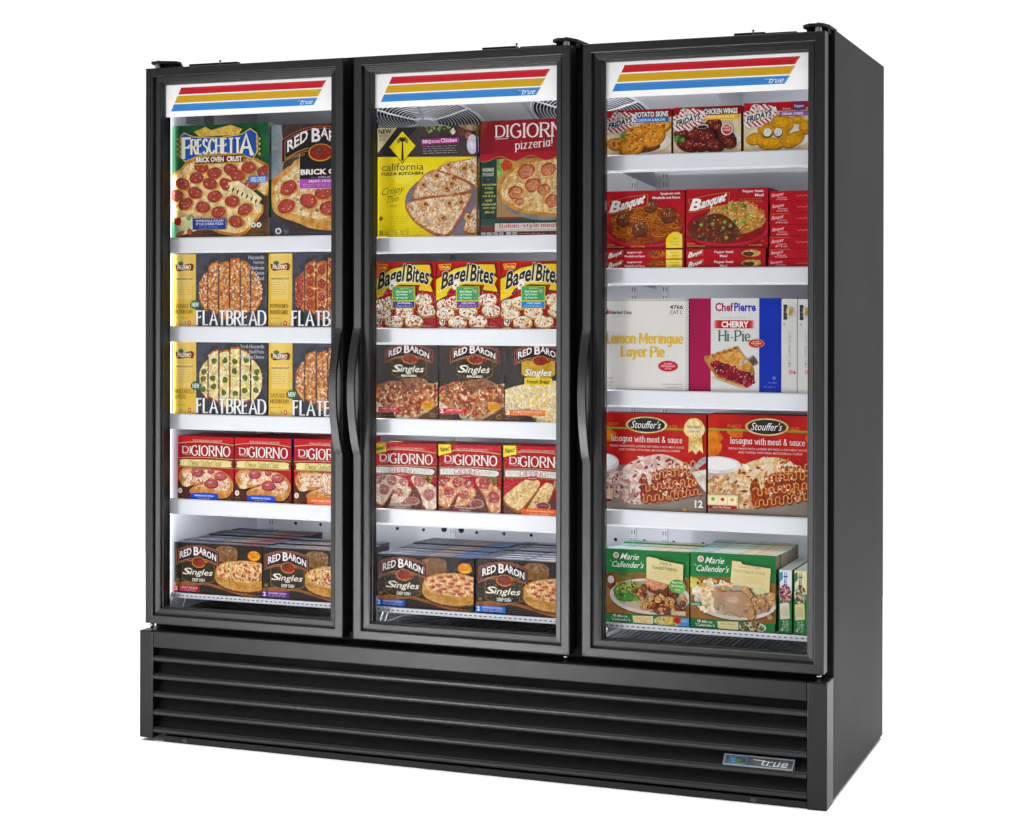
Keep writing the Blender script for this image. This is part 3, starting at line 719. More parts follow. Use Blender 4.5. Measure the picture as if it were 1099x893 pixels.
def a_rb_french(A, cheese=False):
    A.rect(0, 0, 1, 1, '2b2624', '332c29', 8)
    A.poly([(0, .86), (1, .80), (1, 1), (0, 1)], '8a5a3a', '5b3a28', 20); A.poly([(0, .93), (.3, .9), (.7, 1), (0, 1)], '3a2a22', '5a3a28', 30)
    if not cheese:
        b = [((.28, .52), (.62, .44), (.86, .50), (.9, .64), (.5, .66), (.3, .6)), ((-.05, .62), (.05, .55), (.3, .48), (.45, .60), (.48, .72), (.25, .86), (.12, .84), (-.05, .76)), ((.3, .82), (.42, .70), (.7, .56), (1.05, .50), (1.05, .70), (.8, .86), (.55, .98), (.36, .94))]
        for i, p in enumerate(b):
            p = list(p); q = [(a, c+.045) for a, c in p]; A.poly(smooth(q, 4, True), 'cdb48c', 'b08a58', 40)
            A.cheese(p, 'c9955c' if i else '8f6844', '9a4a2e', 95)
            sh = [(a, c) for a, c in p]; k = (1, .9, .8)[0]
            A.scatter(44, smooth(sh, 3, True), 3.6, ['ead6b6', 'f0e0c6', 'd8a46a'] if i else ['a88a68', '94704c'], .6); A.scatter(30 if i else 22, smooth(sh, 3, True), 7, ['96352a', 'a8432f', '84302a', '9a4634'] if i else ['6f3428', '7a3a2c'], .6); A.scatter(16, smooth(sh, 3, True), 5.5, ['6a4a34', '7a583c', '5a3e2c'], .7); A.scatter(34, smooth(sh, 3, True), 2.2, ['f2e6d0', 'eddcc0', 'e0ac70'] if i else ['b09478'], .5)
        A.poly([(-.02, .73), (.14, .82), (.13, .88), (-.02, .83)], 'e6dcc4', 'c9b896', 120); A.poly([(.36, .93), (.56, .95), (.54, 1.0), (.42, 1.0)], 'e6dcc4', 'c9b896', 120)
    else:
        for p in ([(-.03, .60), (.2, .52), (.6, .46), (1.05, .46), (1.05, .6), (.7, .74), (.25, .82), (-.02, .74)], [(.38, .80), (.6, .68), (1.05, .56), (1.05, .95), (.7, 1.02), (.5, .95)]):
            q = [(a, c+.05) for a, c in p]; A.poly(smooth(q, 4, True), 'dcc79c', 'a9793f', 30); A.cheese(p, 'f2e7cf', 'e4c77e', 120)
            A.scatter(90, smooth(p, 3, True), 4.2, ['f7efdc', 'fbf6ea', 'f0c650', 'edb73c', 'e6a040'], .35); A.scatter(20, smooth(p, 3, True), 2.4, ['c98a3a', 'd8a04a'])
        A.poly([(-.02, .74), (.22, .79), (.2, .88), (-.02, .83)], 'e8dcc0', 'cdb88e', 120)
    if cheese:
        rb_panel(A, .25, .20, .74, .44, '', True); A.rect(.29, .42, .70, .51, 'e8c93a', 'f0d850', 40); rb_badge(A, .145, .0, .88, .30, .075)
        A.t('Singles', .30, .305, .69, .415, 'f6f2ea', 's', b=.6, sh=.25, o=('7a5a1c', .5)); A.t('French Bread', .33, .44, .66, .49, '5a4318', 's', b=.4, sh=.2)
    else:
        rb_panel(A, .28, .18, .82, .46, ''); rb_badge(A, .18, .0, .915, .29, .075); singles(A, .31, .265, .78, .385); A.t('FRENCH BREAD', .43, .398, .67, .428, 'f4f0e6', b=.6)
    if not cheese: A.ell(.845, .80, .095, .065, 'e8842e'); A.ell(.845, .80, .082, .055, 'e89a34', 'f0b838', 90); A.t('MICRO', .79, .775, .90, .80, '8a5a1a', b=.5); A.t('OVEN READY', .785, .808, .905, .832, '8a5a1a', b=.4)
    A.rect(0, .835, .43 if not cheese else .60, .905, 'c92a3c' if not cheese else 'e07a28'); A.t('2', .02, .845, .07, .895, 'ffffff', b=.7); A.t('5 MEAT PIZZAS' if not cheese else 'CHEESE & GARLIC PIZZAS', .12, .845, .36 if not cheese else .56, .866, 'f7d9dc', b=.3); small(A, .10, .87, .40 if not cheese else .55, .9, 'f3c9cf', 2, .6)
    small(A, .02, .94, .23, .97, 'a8893a', 1, 1.1); A.ell(.45, .95, .025, .018, 'a8893a', '6b5320', 200); A.ell(.92, .93, .04, .03, 'a8893a'); A.ell(.92, .93, .028, .02, '4a3722')
def a_fres(A):
    A.rect(0, 0, 1, 1, '1e5f35', '174a29', 6)
    A.poly([(.66, 1), (.84, .8), (1, .62), (1, 1)], '4a3222', '6b452a', 18); A.poly([(.92, .55), (1, .5), (1, .85), (.86, .85)], '3a2b26', '54362a', 30); A.poly([(.05, 1), (.3, .9), (.55, .97), (.6, 1)], '4a3426', '6b4a30', 30)
    out = [(-.02, .46), (.03, .41), (.09, .38), (.14, .33), (.23, .29), (.3, .25), (.5, .22), (.72, .25), (.78, .29), (.88, .31), (.96, .35), (1.02, .38), (1.02, .52), (.985, .64), (.93, .60), (.86, .55), (.74, .53), (.82, .62), (.9, .70), (.95, .72), (.945, .78), (.86, .88), (.76, .97), (.68, .99), (.52, .965), (.40, .92), (.2, .90), (.1, .86), (-.02, .84)]
    A.poly(out, 'd99a4a', 'c27a34', 40); i2 = [(.5+(a-.5)*.955, .6+(b-.6)*.93) for a, b in out]; A.poly(i2, 'efdcae', 'e6b76e', 55)
    A.scatter(170, i2, 3.4, ['f6ecd0', 'faf3de', 'e2ae66', 'f3dfb0', 'd98f4c'], .6); A.scatter(40, out, 3.2, ['c8783a', 'e8b56c'])
    P = [(.306, .37), (.442, .425), (.258, .463), (.612, .40), (.113, .514), (.399, .518), (.568, .526), (.243, .596), (.05, .615), (.447, .632), (.631, .679), (.147, .692), (.326, .725), (.762, .755), (.491, .772), (.67, .857), (.695, .46), (.80, .39), (.83, .535), (.965, .425)]
    for k, (u, v) in enumerate(P): A.pep(u, v, .073, .049, A.rnd.uniform(-.4, .4))
    A.poly([(.60, .515), (.70, .50), (.86, .60), (.94, .66), (.90, .72), (.80, .69), (.66, .60), (.585, .575)], 'f1e4bd', 'e8cf96', 90)
    for k in range(7): u = .60+k*.047; v = .545+k*.021; A.ell(u, v+.012, .009, .022, '4a2c1e', jit=.2, n=8, rot=.4)
    # logo
    q = [(.09, .12), (.14, .085), (.25, .125), (.5, .14), (.74, .11), (.82, .05), (.90, .10), (.91, .24), (.86, .31), (.74, .275), (.5, .255), (.3, .27), (.14, .315), (.10, .27), (.095, .2)]
    q = [(.10, .10), (.135, .07), (.24, .11), (.50, .125), (.74, .10), (.82, .055), (.885, .095), (.89, .25), (.845, .31), (.72, .265), (.50, .245), (.28, .27), (.15, .315), (.105, .275), (.115, .18)]
    A.poly([(.24, .06), (.36, .02), (.42, .05), (.62, .01), (.74, .05), (.70, .10), (.3, .105)], 'caa042', 'e0bf66', 60)
    A.line(q, 6.5, 'c79a3c', True); A.line(q, 3.4, 'e6c878', True); A.poly(q, '2f5fb4', '2a52a4', 10)
    for sx in (.085, .905):
        for k in range(8): A.ell(sx+(.012 if k % 2 else -.012), .12+k*.022, .012, .013, 'd8b055', n=8, rot=.6 if k % 2 else -.6)
    A.t('F', .13, .115, .21, .285, 'f4efdc', 'f', b=.5, o=('1c2f66', 1)); A.t('RESCHETT', .215, .13, .72, .255, 'f4efdc', 'f', b=.25, o=('1c2f66', .8)); A.t('A', .725, .10, .84, .275, 'f4efdc', 'f', b=.45, o=('1c2f66', 1))
    A.poly([(.245, .278), (.755, .262), (.765, .345), (.25, .355)], 'c7953c'); A.poly([(.255, .287), (.748, .272), (.755, .335), (.26, .345)], '6e2420', '4a1c1c', 20); A.t('BRICK OVEN  CRUST', .265, .288, .74, .33, 'f8f4ea', b=.9)
    A.poly([(.80, .47), (.99, .455), (1, .52), (.82, .53)], '3f6aae', '5580bb', 60); A.t('TO HERO', .82, .475, .97, .50, 'e8eef8', b=.2) if False else A.t('100% CHEESE', .83, .475, .98, .515, 'e8eef8', b=.5)
    A.poly([(.03, .82), (.215, .80), (.27, .93), (.06, .985)], 'e8e0cc', 'c6d0a4', 90); A.chunk(.08, .85, .04, 'a02a20', 'c2503c'); A.chunk(.15, .87, .045, 'e6dba4', 'cfc07a'); A.chunk(.2, .94, .03, 'a8402f', 'c46a50'); A.chunk(.1, .96, .05, '9c4a36', 'c47a5c', asp=.5); A.chunk(.19, .82, .025, '5f8a3a', '9ab870')
    A.rect(.23, .825, .575, .925, '2b3b86'); A.line([(.23, .825), (.575, .825), (.575, .925), (.24, .925)], .7, 'd8b05a'); A.t('PEPPERONI & ITALIAN', .265, .838, .55, .856, 'e3e6f4', b=.3); A.t('STYLE CHEESE PIZZA', .265, .864, .55, .884, 'e3e6f4', b=.3); small(A, .30, .892, .50, .918, 'b9bfe0', 2, .6)
    A.ell(.86, .89, .025, .022, 'f0efe8'); A.ell(.915, .89, .025, .022, 'f0efe8'); A.ell(.86, .89, .014, .013, '7a8a80'); A.ell(.915, .89, .012, .013, '7a8a80'); small(A, .84, .925, .94, .96, '9a6a3a', 2, .6); A.t('NET WT 22.7 OZ', .84, .965, .96, .982, 'a67a3c')
def a_rbbrick(A):
    A.rect(0, 0, 1, 1, '3a322f', '4a3a33', 10)
    A.hold()
    for r in range(7):
        for k in range(9): A.rect(.10+k*.11+(r % 2)*.05, .0+r*.038, .10+k*.11+.10+(r % 2)*.05, r*.038+.032, A.rnd.choice(['4a352c', '543c30', '3d2d27', '5c3f31']), '3a2b25', 40)
    A.hold(False)
    A.poly([(0, 0), (.1, 0), (.13, .3), (.1, .46), (0, .48)], '6f7a80', '8a949a', 14); A.poly([(0, .55), (.06, .6), (.08, .85), (.2, .95), (1, .97), (1, 1), (0, 1)], '46454a', '36363b', 14)
    cr = [(.0, .66), (.0, .50), (.06, .45), (.12, .40), (.20, .36), (.3, .30), (.8, .26), (1.0, .5), (1.0, .78), (.84, .92), (.7, .95), (.42, .93), (.28, .88), (.10, .82), (.02, .76)]
    A.poly(smooth(cr, 4, True), 'dba965', 'b97a38', 30); cr2 = [(.035, .62), (.05, .52), (.16, .44), (.3, .36), (.8, .32), (.95, .5), (.94, .74), (.78, .84), (.56, .86), (.3, .81), (.10, .75)]
    A.poly(smooth(cr2, 4, True), 'ead8b0', 'dba55c', 50); A.scatter(170, cr2, 4.5, ['f5ecd4', 'f8f0dc', 'dfb06a', 'e6c48c', 'b58a58'], .6)
    A.scatter(34, cr2, 6, ['a8806a', 'b88c74', '8f6a54', '6a665a', '7d5a44'], .8)
    for u, v in ((.17, .56), (.15, .725), (.37, .68), (.57, .75), (.52, .61), (.78, .62), (.80, .80)): A.pep(u, v, .085, .062, A.rnd.uniform(-.5, .5), 'a03a34', 'bb5a4c')
    A.rect(.285, .25, .82, .575, '171314'); A.rect(.285, .49, .82, .575, 'a246a4', 'b558b4', 12); A.line([(.285, .25), (.285, .575), (.82, .575), (.82, .25)], 1.1, 'e8e0d8')
    A.t('BRICK OVEN', .30, .405, .81, .45, 'f2efec', b=.9, o=('9a3a34', .6)); A.t('CRUST', .47, .468, .62, .483, 'd8d4d0', b=.3); A.line([(.40, .476), (.455, .476)], .6, 'ccc'*2); A.line([(.635, .476), (.69, .476)], .6, 'ccc'*2)
    A.t('MEAT-TRIO PIZZA', .38, .50, .73, .52, 'f5e2f3', b=.5); small(A, .32, .53, .79, .562, 'ecd0ea', 2, .7)
    rb_badge(A, .115, .03, .845, .40, .11, 2.0)
    A.t('Our Premium', .14, .268, .34, .300, 'b79a2c', 's', sh=.3, rise=.04); A.t('Quality', .62, .265, .80, .30, 'b79a2c', 's', sh=.3, rise=-.04)
    A.ell(.075, .945, .03, .028, 'e8e8e8'); A.ell(.075, .945, .018, .017, '55555a'); small(A, .13, .93, .18, .97, 'b8b8bc', 3, .7)
def a_flat(kind):
    def f(A):
        A.rect(0, 0, 1, 1, '3a3b44', '4b4d58', 22); A.scatter(260, (.68, .45, .4, .6), 1.8, ['565964', '4a4c56', '32333b', '61646f'], .35)
        A.rect(0, 0, .245, 1, 'e6be58', 'eccd78', 7); A.rect(0, 0, .022, 1, 'dfb03c', 'e8c458', 8)
        A.rect(.03, .3, .2, .62, 'ecca76', 'efd182', 9)
        A.poly([(.02, .13), (.06, .155), (.2, .125), (.225, .15), (.215, .225), (.18, .225), (.17, .215), (.05, .235), (.025, .2)], '6b2a24', '8a3c30', 40); A.t('PALERMO', .045, .15, .19, .208, 'f4ead4', b=.8, sh=.1); A.ell(.08, .125, .03, .028, '5a8068', '3d6a50', 60)
        A.t('HEARTH BAKED CRUST', .03, .325, .215, .35, '57431c', b=.5); small(A, .03, .37, .2, .56, '8a703a', 6, .7)
        l1, l2 = {'sausage': ('SAUSAGE &', 'MUSHROOM'), 'pesto': ('MOZZARELLA', '& PESTO'), 'pepperoni': ('PEPPERONI &', 'ROASTED GARLIC')}[kind]
        v = .68 if kind != 'pesto' else .65
        A.t(l1, .02, v, .20 if kind != 'pesto' else .225, v+.055, '5b4a22', 'f', b=-.2); A.t(l2, .02, v+.08, .205 if kind != 'pesto' else .135, v+.135, '5b4a22', 'f', b=-.2); small(A, .02, .86, .16, .88, '6b5522', 1, .9); small(A, .02, .93, .09, .985, '7a6228', 3, .6)
        A.ell(.175, .935, .018, .03, 'cf3a34'); A.ell(.175, .935, .009, .014, 'f4e0d4')
        if kind != 'pesto': A.ell(.13, .94, .014, .024, 'd8cfae', '9c9678', 200)
        # sliced flatbread
        cu, cv, ru, rv = .615, .47, .345, .40; xs = [-.99, -.70, -.36, -.02, .30, .62, .99]; offs = [.04, -.015, .03, -.04, -.01, .045]
        for k in range(6):
            a, b = xs[k]+.02, xs[k+1]-.015; top = []; bot = []
            for i in range(7):
                x = a+(b-a)*i/6; y = math.sqrt(max(0, 1-x*x)); top.append((cu+ru*x, cv+offs[k]-rv*y)); bot.append((cu+ru*x, cv+offs[k]+rv*y))
            if k == 3: top = [(p[0], cv-rv*1.02-.0) for p in top]
            p = top+bot[::-1]
            A.poly(p, 'c47a3c', 'a0522c', 60); m = cv; q = [(x+(cu+ru*(a+b)/2-x)*.06, m+(y-m)*.93) for x, y in p]
            if kind == 'pesto': A.poly(q, 'f0e6bd', 'dcc87c', 60); A.scatter(44, q, 3.4, ['f8f2da', 'f4ead0', 'e6d488', 'd99a4c'], .7)
            elif kind == 'pepperoni': A.poly(q, 'd89c60', 'b0583c', 80); A.scatter(36, q, 4, ['f4e6c4', 'eecf96', 'c9502e', 'b23c2a'], .7)
            else: A.poly(q, 'dba668', 'b8643a', 90); A.scatter(80, q, 3.6, ['f0e2c4', 'ecd6a8', 'b05a3a', '9c4a30', 'dba468', '7a4630', 'f4ead4'], .6)
            if kind == 'pesto':
                for j in range(3): A.chunk(cu+ru*(a+b)/2+A.rnd.uniform(-.008, .008), cv+offs[k]+rv*(-.55+.55*j)*math.sqrt(1-((a+b)/2)**2)+A.rnd.uniform(-.05, .05), .027, '6f7a34', '4c5a24', 300, asp=1.15)
            if kind == 'pepperoni':
                for j in range(4): A.pep(cu+ru*(a+b)/2, cv+offs[k]+rv*(-.7+.46*j)*math.sqrt(1-((a+b)/2)**2), .038, .062)
        # oregano greens / words
        A.t('FLATBREAD', .262, .775, .985, .962, 'f6f6f6', 'f', b=.15, o=('2a2a30', .5))
        for i, (wd, l) in enumerate({'sausage': (('Mozzarella', .16), ('Sausage', .11), ('Mushroom', .14), ('Onion', .09), ('Basil', .07)), 'pesto': (('Fresh Mozzarella', .24), ('Basil Pesto', .15), ('Parmesan Cheese', .25)), 'pepperoni': (('Pepperoni', .15), ('Garlic', .1))}[kind]):
            A.t(wd, .97-l, .03+i*.07, .97, .075+i*.07, 'c9cbd2', 'f', b=-.1)
        if kind != 'pepperoni': u, v = (.245, .69) if kind == 'sausage' else (.25, .60); A.ell(u, v, .057, .06, '2f6a50'); A.ell(u, v, .051, .052, '2a5c46', '3f7a5c', 60); A.t('NEW', u-.037, v-.03, u+.037, v+.03, 'eef2ea', b=.7)
    return f
def digi_logo(A, u0, v0, u1, v1, drop=.0, c='f3efe8', sh='8a1a20'):
    w_ = u1-u0; h = v1-v0; o = (sh, .55)
    A.t('DI', u0, v0+h*.12, u0+w_*.165, v0+h*.72, c, 'f', b=.1, o=o, rise=0); A.line([(u0, v0+h*.86), (u0+w_*.165, v0+h*.86)], 1.2, 'd9cfc4')
    A.t('GIORNO', u0+w_*.19, v0, u1, v0+h*.95, c, 'f', b=-.02, o=o)
def digi_base(A):
    A.rect(0, 0, 1, 1, 'ad2128', 'a01c25', 8); A.rect(0, 0, 1, .09, 'bc2b32')
    A.rect(.26, .045, .8, .085, 'bc4248', 'c05a5e', 100); A.t('THIS CRUST RISES IN MINUTES', .27, .052, .79, .078, 'e0a5a5', b=.1)
    A.line([(0, .115), (.25, .09), (.5, .085), (.75, .095), (1, .125)], 2.6, '8a6a2c', sm=True); A.line([(0, .115), (.25, .09), (.5, .085), (.75, .095), (1, .125)], 1.4, 'd9c789', sm=True)
    A.line([(0, .345), (.5, .325), (1, .345)], 3.4, '5c4a2a', sm=True); A.line([(0, .345), (.5, .325), (1, .345)], 1.4, 'cdb98a', sm=True)
def a_stuffed(orange=False):
    def f(A):
        digi_base(A); digi_logo(A, .09, .145, .93, .305)
        A.rect(0, .355, 1, .475, '6a1f1e', '7d2a22', 10); p = [(.03, .38), (.1, .365), (.5, .36), (.9, .365), (.97, .38), (.95, .42), (.97, .46), (.9, .47), (.5, .465), (.1, .47), (.03, .46), (.05, .42)]
        A.line(p, 1.2, '8a6a34', True); A.poly(p, 'efe2a8', 'e6cf84', 8); A.t('Cheese Stuffed Crust', .20, .375, .78, .455, '7a6a3a', 'c', b=-.1, sh=.2)
        A.line([(0, .485), (.5, .475), (1, .485)], 1.6, 'b8a060', sm=True)
        A.poly([(0, .7), (.35, .72), (1, .9), (1, 1), (0, 1)], '4a1d18', '5f2a20', 14)
        c1 = [(.02, .62), (.06, .54), (.16, .49), (.5, .50), (.8, .53), (.97, .66), (.99, .80), (.9, .93), (.75, .96), (.4, .93), (.24, .90), (.22, .84), (.32, .78), (.5, .72), (.16, .80), (.06, .74)]
        A.poly([(a+.01, b+.03) for a, b in smooth(c1, 4, True)], '3a1a14'); A.poly(smooth(c1, 4, True), 'd9a264', 'b8743c', 40)
        i2 = [(.09, .62), (.14, .53), (.5, .52), (.78, .55), (.93, .68), (.92, .80), (.8, .84), (.55, .80), (.36, .78), (.5, .71), (.2, .72)]
        A.poly(smooth(i2, 4, True), 'f1e4cc', 'dd9f78', 90); A.scatter(130, smooth(i2, 3, True), 3.2, ['faf3e6', 'f6ecda', 'd08a64', 'b8503c', 'e8c49c'], .5)
        A.scatter(40, smooth(c1, 3, True), 3, ['c48452', 'e6bf8a', 'a85a3c'])
        if not orange:
            for u, v, r in ((.36, .565, .115), (.60, .545, .06), (.77, .615, .115), (.61, .735, .13)): A.ell(u, v, r, r*.62, '8a2e30', 'a8474a', 120, .06, 20); A.ell(u-.01, v-.01, r*.82, r*.48, 'a64648', 'b9686a', 200, .06, 18); A.ell(u-.02, v-.02, r*.3, r*.1, 'd69a98', n=8)
        A.line([(.14, .80), (.35, .765), (.5, .715)], 1.6, '5a2a1a'); A.ell(.17, .75, .06, .045, 'f6ead0', 'e8c690', 200, .1, 14)
        A.poly([(.235, .90), (.30, .885), (.5, .88), (.68, .885), (.73, .90), (.73, 1), (.235, 1)], 'e8702a' if orange else '2a4fc0'); A.t('FOUR CHEESE PIZZA' if orange else 'PEPPERONI PIZZA', .31, .915, .65, .94, 'f2e6e0' if orange else 'dfe6fa', b=.4); small(A, .36, .955, .6, .975, 'e6e0e8', 1, .9)
        A.ell(.05, .86, .038, .042, 'ece6d4'); A.ell(.05, .86, .02, .022, 'b8b09a'); small(A, .01, .92, .12, .98, 'a88a34', 2, .9); A.t('24 OZ', .88, .955, .96, .98, 'a89a3c', b=.3)
    return f
def a_dip(kind):
    def f(A):
        digi_base(A); A.rect(.84, .10, 1, .34, '8a1d26') if False else None
        digi_logo(A, .10, .15, .93, .30); A.rect(0, .35, 1, .455, '6a2428', '7a2c2e', 10)
        p = [(.02, .36), (.5, .345), (.93, .365), (.97, .39), (.96, .43), (.92, .455), (.5, .44), (.02, .45)]
        A.poly(p, 'efece6', 'e6e0d8', 10); A.line(p, .9, '9a8a78', True); A.t('PIZZA', .07, .375, .25, .42, '8a8078', 'f', b=-.2); A.t('DIPPING', .26, .362, .66, .43, 'a03040', 'f', b=-.1); A.t('STRIPS', .68, .38, .90, .42, '9a9088', 'f', b=-.2)
        A.line([(0, .47), (.5, .455), (1, .48)], 1.2, 'b8a060', sm=True); A.rect(0, .475, 1, 1, 'a3242b', '961f27', 8) if False else None
        A.poly([(.0, .8), (.3, .75), (.65, .62), (1, .9), (1, 1), (0, 1)], '5a2a24', '6e3a30', 14)
        if kind == 'cheese':
            S_ = [[(.02, .80), (.02, .72), (.35, .48), (.5, .47), (.56, .56), (.3, .88), (.2, .92), (.10, .86)], [(.38, .88), (.62, .55), (.72, .52), (.78, .60), (.6, .92), (.5, .95), (.4, .92)], [(.78, .52), (.86, .48), (.98, .5), (1.05, .8), (1.0, .82), (.9, .7)]]
            for p in S_:
                A.poly([(a, b+.04) for a, b in smooth(p, 4, True)], 'b8743c', '9a5428', 40); A.poly(smooth(p, 4, True), 'ecd3a0', 'dfb87c', 60); A.scatter(60, smooth(p, 3, True), 2.8, ['f4e4bc', 'f0d6a4', 'd8a468', 'c88450'], .6); A.scatter(12, smooth(p, 3, True), 2.2, ['b8603c', 'a8502f'])
        else:
            h = kind == 'white'; ca, cb = ('efe4d4', 'd9b89c') if h else ('e2b888', 'c87a54')
            S_ = [[(-.05, .62), (.05, .50), (.25, .47), (.5, .52), (.55, .60), (.45, .70), (.22, .68), (.1, .75), (-.05, .75)], [(-.05, .72), (.1, .62), (.3, .66), (.24, .80), (.14, .93), (.04, .88), (-.05, .84)], [(.26, .92), (.36, .70), (.54, .64), (.6, .70), (.46, .88), (.4, .94)], [(.60, .52), (.68, .47), (.82, .54), (1.02, .68), (1.0, .93), (.88, .98), (.80, .90), (.74, .72)]]
            for p in S_:
                A.poly([(a, b+.03) for a, b in smooth(p, 4, True)], 'c98c50', '9a5428', 40); A.poly(smooth(p, 4, True), ca, cb, 80); A.scatter(60, smooth(p, 3, True), 3.2, ['f8f0e4', 'f4e6d0', 'cf8a6a', 'b9aa8c' if h else 'd88a5c', 'e6c49c'], .5)
            for u, v, r in ((.05, .56, .07), (.13, .50, .06), (.3, .56, .08), (.48, .57, .07), (.17, .70, .085), (.41, .73, .07), (.74, .55, .095), (.89, .75, .095)):
                A.ell(u, v, r, r*.95, 'c08078' if h else '9c3a3a', 'b0605c' if h else 'b45452', 120, .08, 18); A.scatter(7, (u, v, r*.8, r*.7), 2, ['e3b9ae', 'f0dccb'])
        A.ell(.62, .855, .12, .065, 'b0887c', 'cfb4a8', 90); A.ell(.62, .85, .10, .05, '6e3430' if kind != 'white' else '9a6860', '8a4640', 120); A.line([(.54, .85), (.62, .835), (.7, .85)], .9, 'c79a90')
        for _ in range(9): A.ell(.87+A.rnd.uniform(-.06, .06), .53+A.rnd.uniform(-.06, .06), .018, .016, A.rnd.choice(['5f8a3a', '7ea04c', '47702c']), jit=.3, n=9)
        A.ell(.45, .462, .1, .03, 'b23038'); A.t('MARINARA', .39, .452, .52, .468, 'f0c8c8', b=.3)
        if kind == 'cheese': A.poly([(.28, .90), (.5, .885), (.88, .90), (.89, 1), (.28, 1)], 'ea6a28'); A.t('8 Full-Sauce Dipping Strips', .37, .915, .78, .94, 'f8ddca', b=.4); A.t('FOUR CHEESE', .42, .955, .72, .985, 'f8ddca', b=.1)
        else: A.poly([(.24, .905), (.6, .895), (.62, 1), (.22, 1)], '8a6a5c' if kind == 'white' else '7a3430', '7a5a4c' if kind == 'white' else '6a2a28', 20); A.t('8 Full-Sauce Dipping Strips', .27, .91, .60, .935, 'f0e4de', b=.3); A.t('THREE MEAT', .34, .95, .54, .975, 'e6d2cc', b=.1)
        small(A, .02, .94, .14, .985, 'b8a89c', 2, .8); small(A, .72, .97, .93, .99, 'd8c8a0', 1, .9)
        A.poly([(0, -.0), (.20, .0), (.205, .125), (.15, .13), (0, .17)], 'ecd62e', 'f2e04a', 10); A.t('New!', .025, .03, .175, .105, '2e2a14', 's', b=.7, rise=.02, sh=.2)
    return f
def a_bagel(tab, tabt, veg):
    def f(A):
        A.rect(0, 0, 1, 1, 'bf2b26', 'b32420', 8); A.rect(0, .45, 1, 1, '9e1c22', 'b02428', 5)
        ring = [(.14, .64), (.30, .60), (.80, .56), (.14, .76), (.50, .74), (.86, .72), (.34, .89), (.66, .88)]
        for u, v in ring:
            A.ell(u, v+.025, .155, .105, '6a1418'); A.ell(u, v+.015, .15, .10, 'd89a52', 'b9702f', 60, .02, 22); A.ell(u, v-.005, .138, .085, 'f4efe0', 'e9dcc0', 110, .06, 22)
            e = (u, v-.005, .125, .075)
            A.scatter(26 if veg != 'c' else 12, e, 3.0, ['b8382c', 'c44a3a', '9c2c22'], .8); A.scatter(22, e, 2.8, ['faf6ec', 'fdfaf2', 'f2e6cc'] if veg != 'c' else ['faf6ec', 'f2c860', 'f0b848', 'f8f0dc'])
            if veg == 'v': A.scatter(6, e, 2.2, ['6f9a3a', '4f7f2c'])
        A.poly([(0, .25), (.1, .2), (.3, .09), (.6, .03), (.92, .03), (.95, .16), (.92, .2), (.98, .25), (.93, .33), (.99, .46), (.70, .43), (.74, .36), (.45, .35), (.22, .42), (.18, .48), (.2, .50), (0, .60)], '2f2a20')
        A.poly([(.0, .26), (.1, .215), (.3, .105), (.6, .045), (.91, .045), (.935, .16), (.9, .2), (.96, .25), (.915, .33), (.965, .445), (.73, .415), (.76, .345), (.45, .335), (.22, .40), (.165, .48), (.18, .49), (.0, .58)], 'f2d22c', 'eebf28', 8); A.poly([(.2, .18), (.45, .10), (.8, .14), (.7, .3), (.4, .32), (.2, .36)], 'f6e490', 'f4da60', 12)
        o = ('f6f4ee', 1.6)
        A.t('Bagel', .09, .105, .50, .42, '2a2624', 's', b=.75, sh=.12, o=('f6f4ee', 1.3), rise=.13, arc=.015); A.t('Bites', .55, .075, .90, .31, '2a2624', 's', b=.75, sh=.12, o=('f6f4ee', 1.3), rise=-.05, arc=.01)
        A.poly([(.04, .04), (.24, .03), (.22, .12), (.06, .125)], 'e8b82c'); A.poly([(.055, .05), (.225, .042), (.21, .11), (.07, .115)], 'c43a2a'); A.t('Ore-Ida', .07, .055, .21, .10, 'f6e27c', b=.6)
        A.rect(.315, .365, .68, .69, 'e2cf3a'); A.rect(.325, .37, .67, .57, '3f9a5c', '47a566', 20); A.rect(.325, .585, .67, .68, tab)
        A.t('MADE WITH', .44, .385, .58, .405, 'e8d84a', b=.3)
        for k, wd in enumerate(('Real Cheese', '7g Protein', '0g Trans Fat')): A.t(wd, .375, .425+k*.047, .56, .455+k*.047, 'eef6ee', b=.5)
        A.ell(.61, .435, .026, .022, 'e08a96'); A.t(tabt, .40, .60, .61, .622, 'f0f0fa', b=.5); small(A, .36, .632, .64, .67, 'd8d8f0', 2, .8)
        A.ell(.10, .885, .045, .06, 'f2ead8'); A.t('9', .075, .84, .125, .93, '1f1a18', 'f', b=.3); A.ell(.1, .975, .07, .015, 'e8c83a'); small(A, .78, .94, .95, .96, 'e8d0c8', 1, 1.0)
    return f
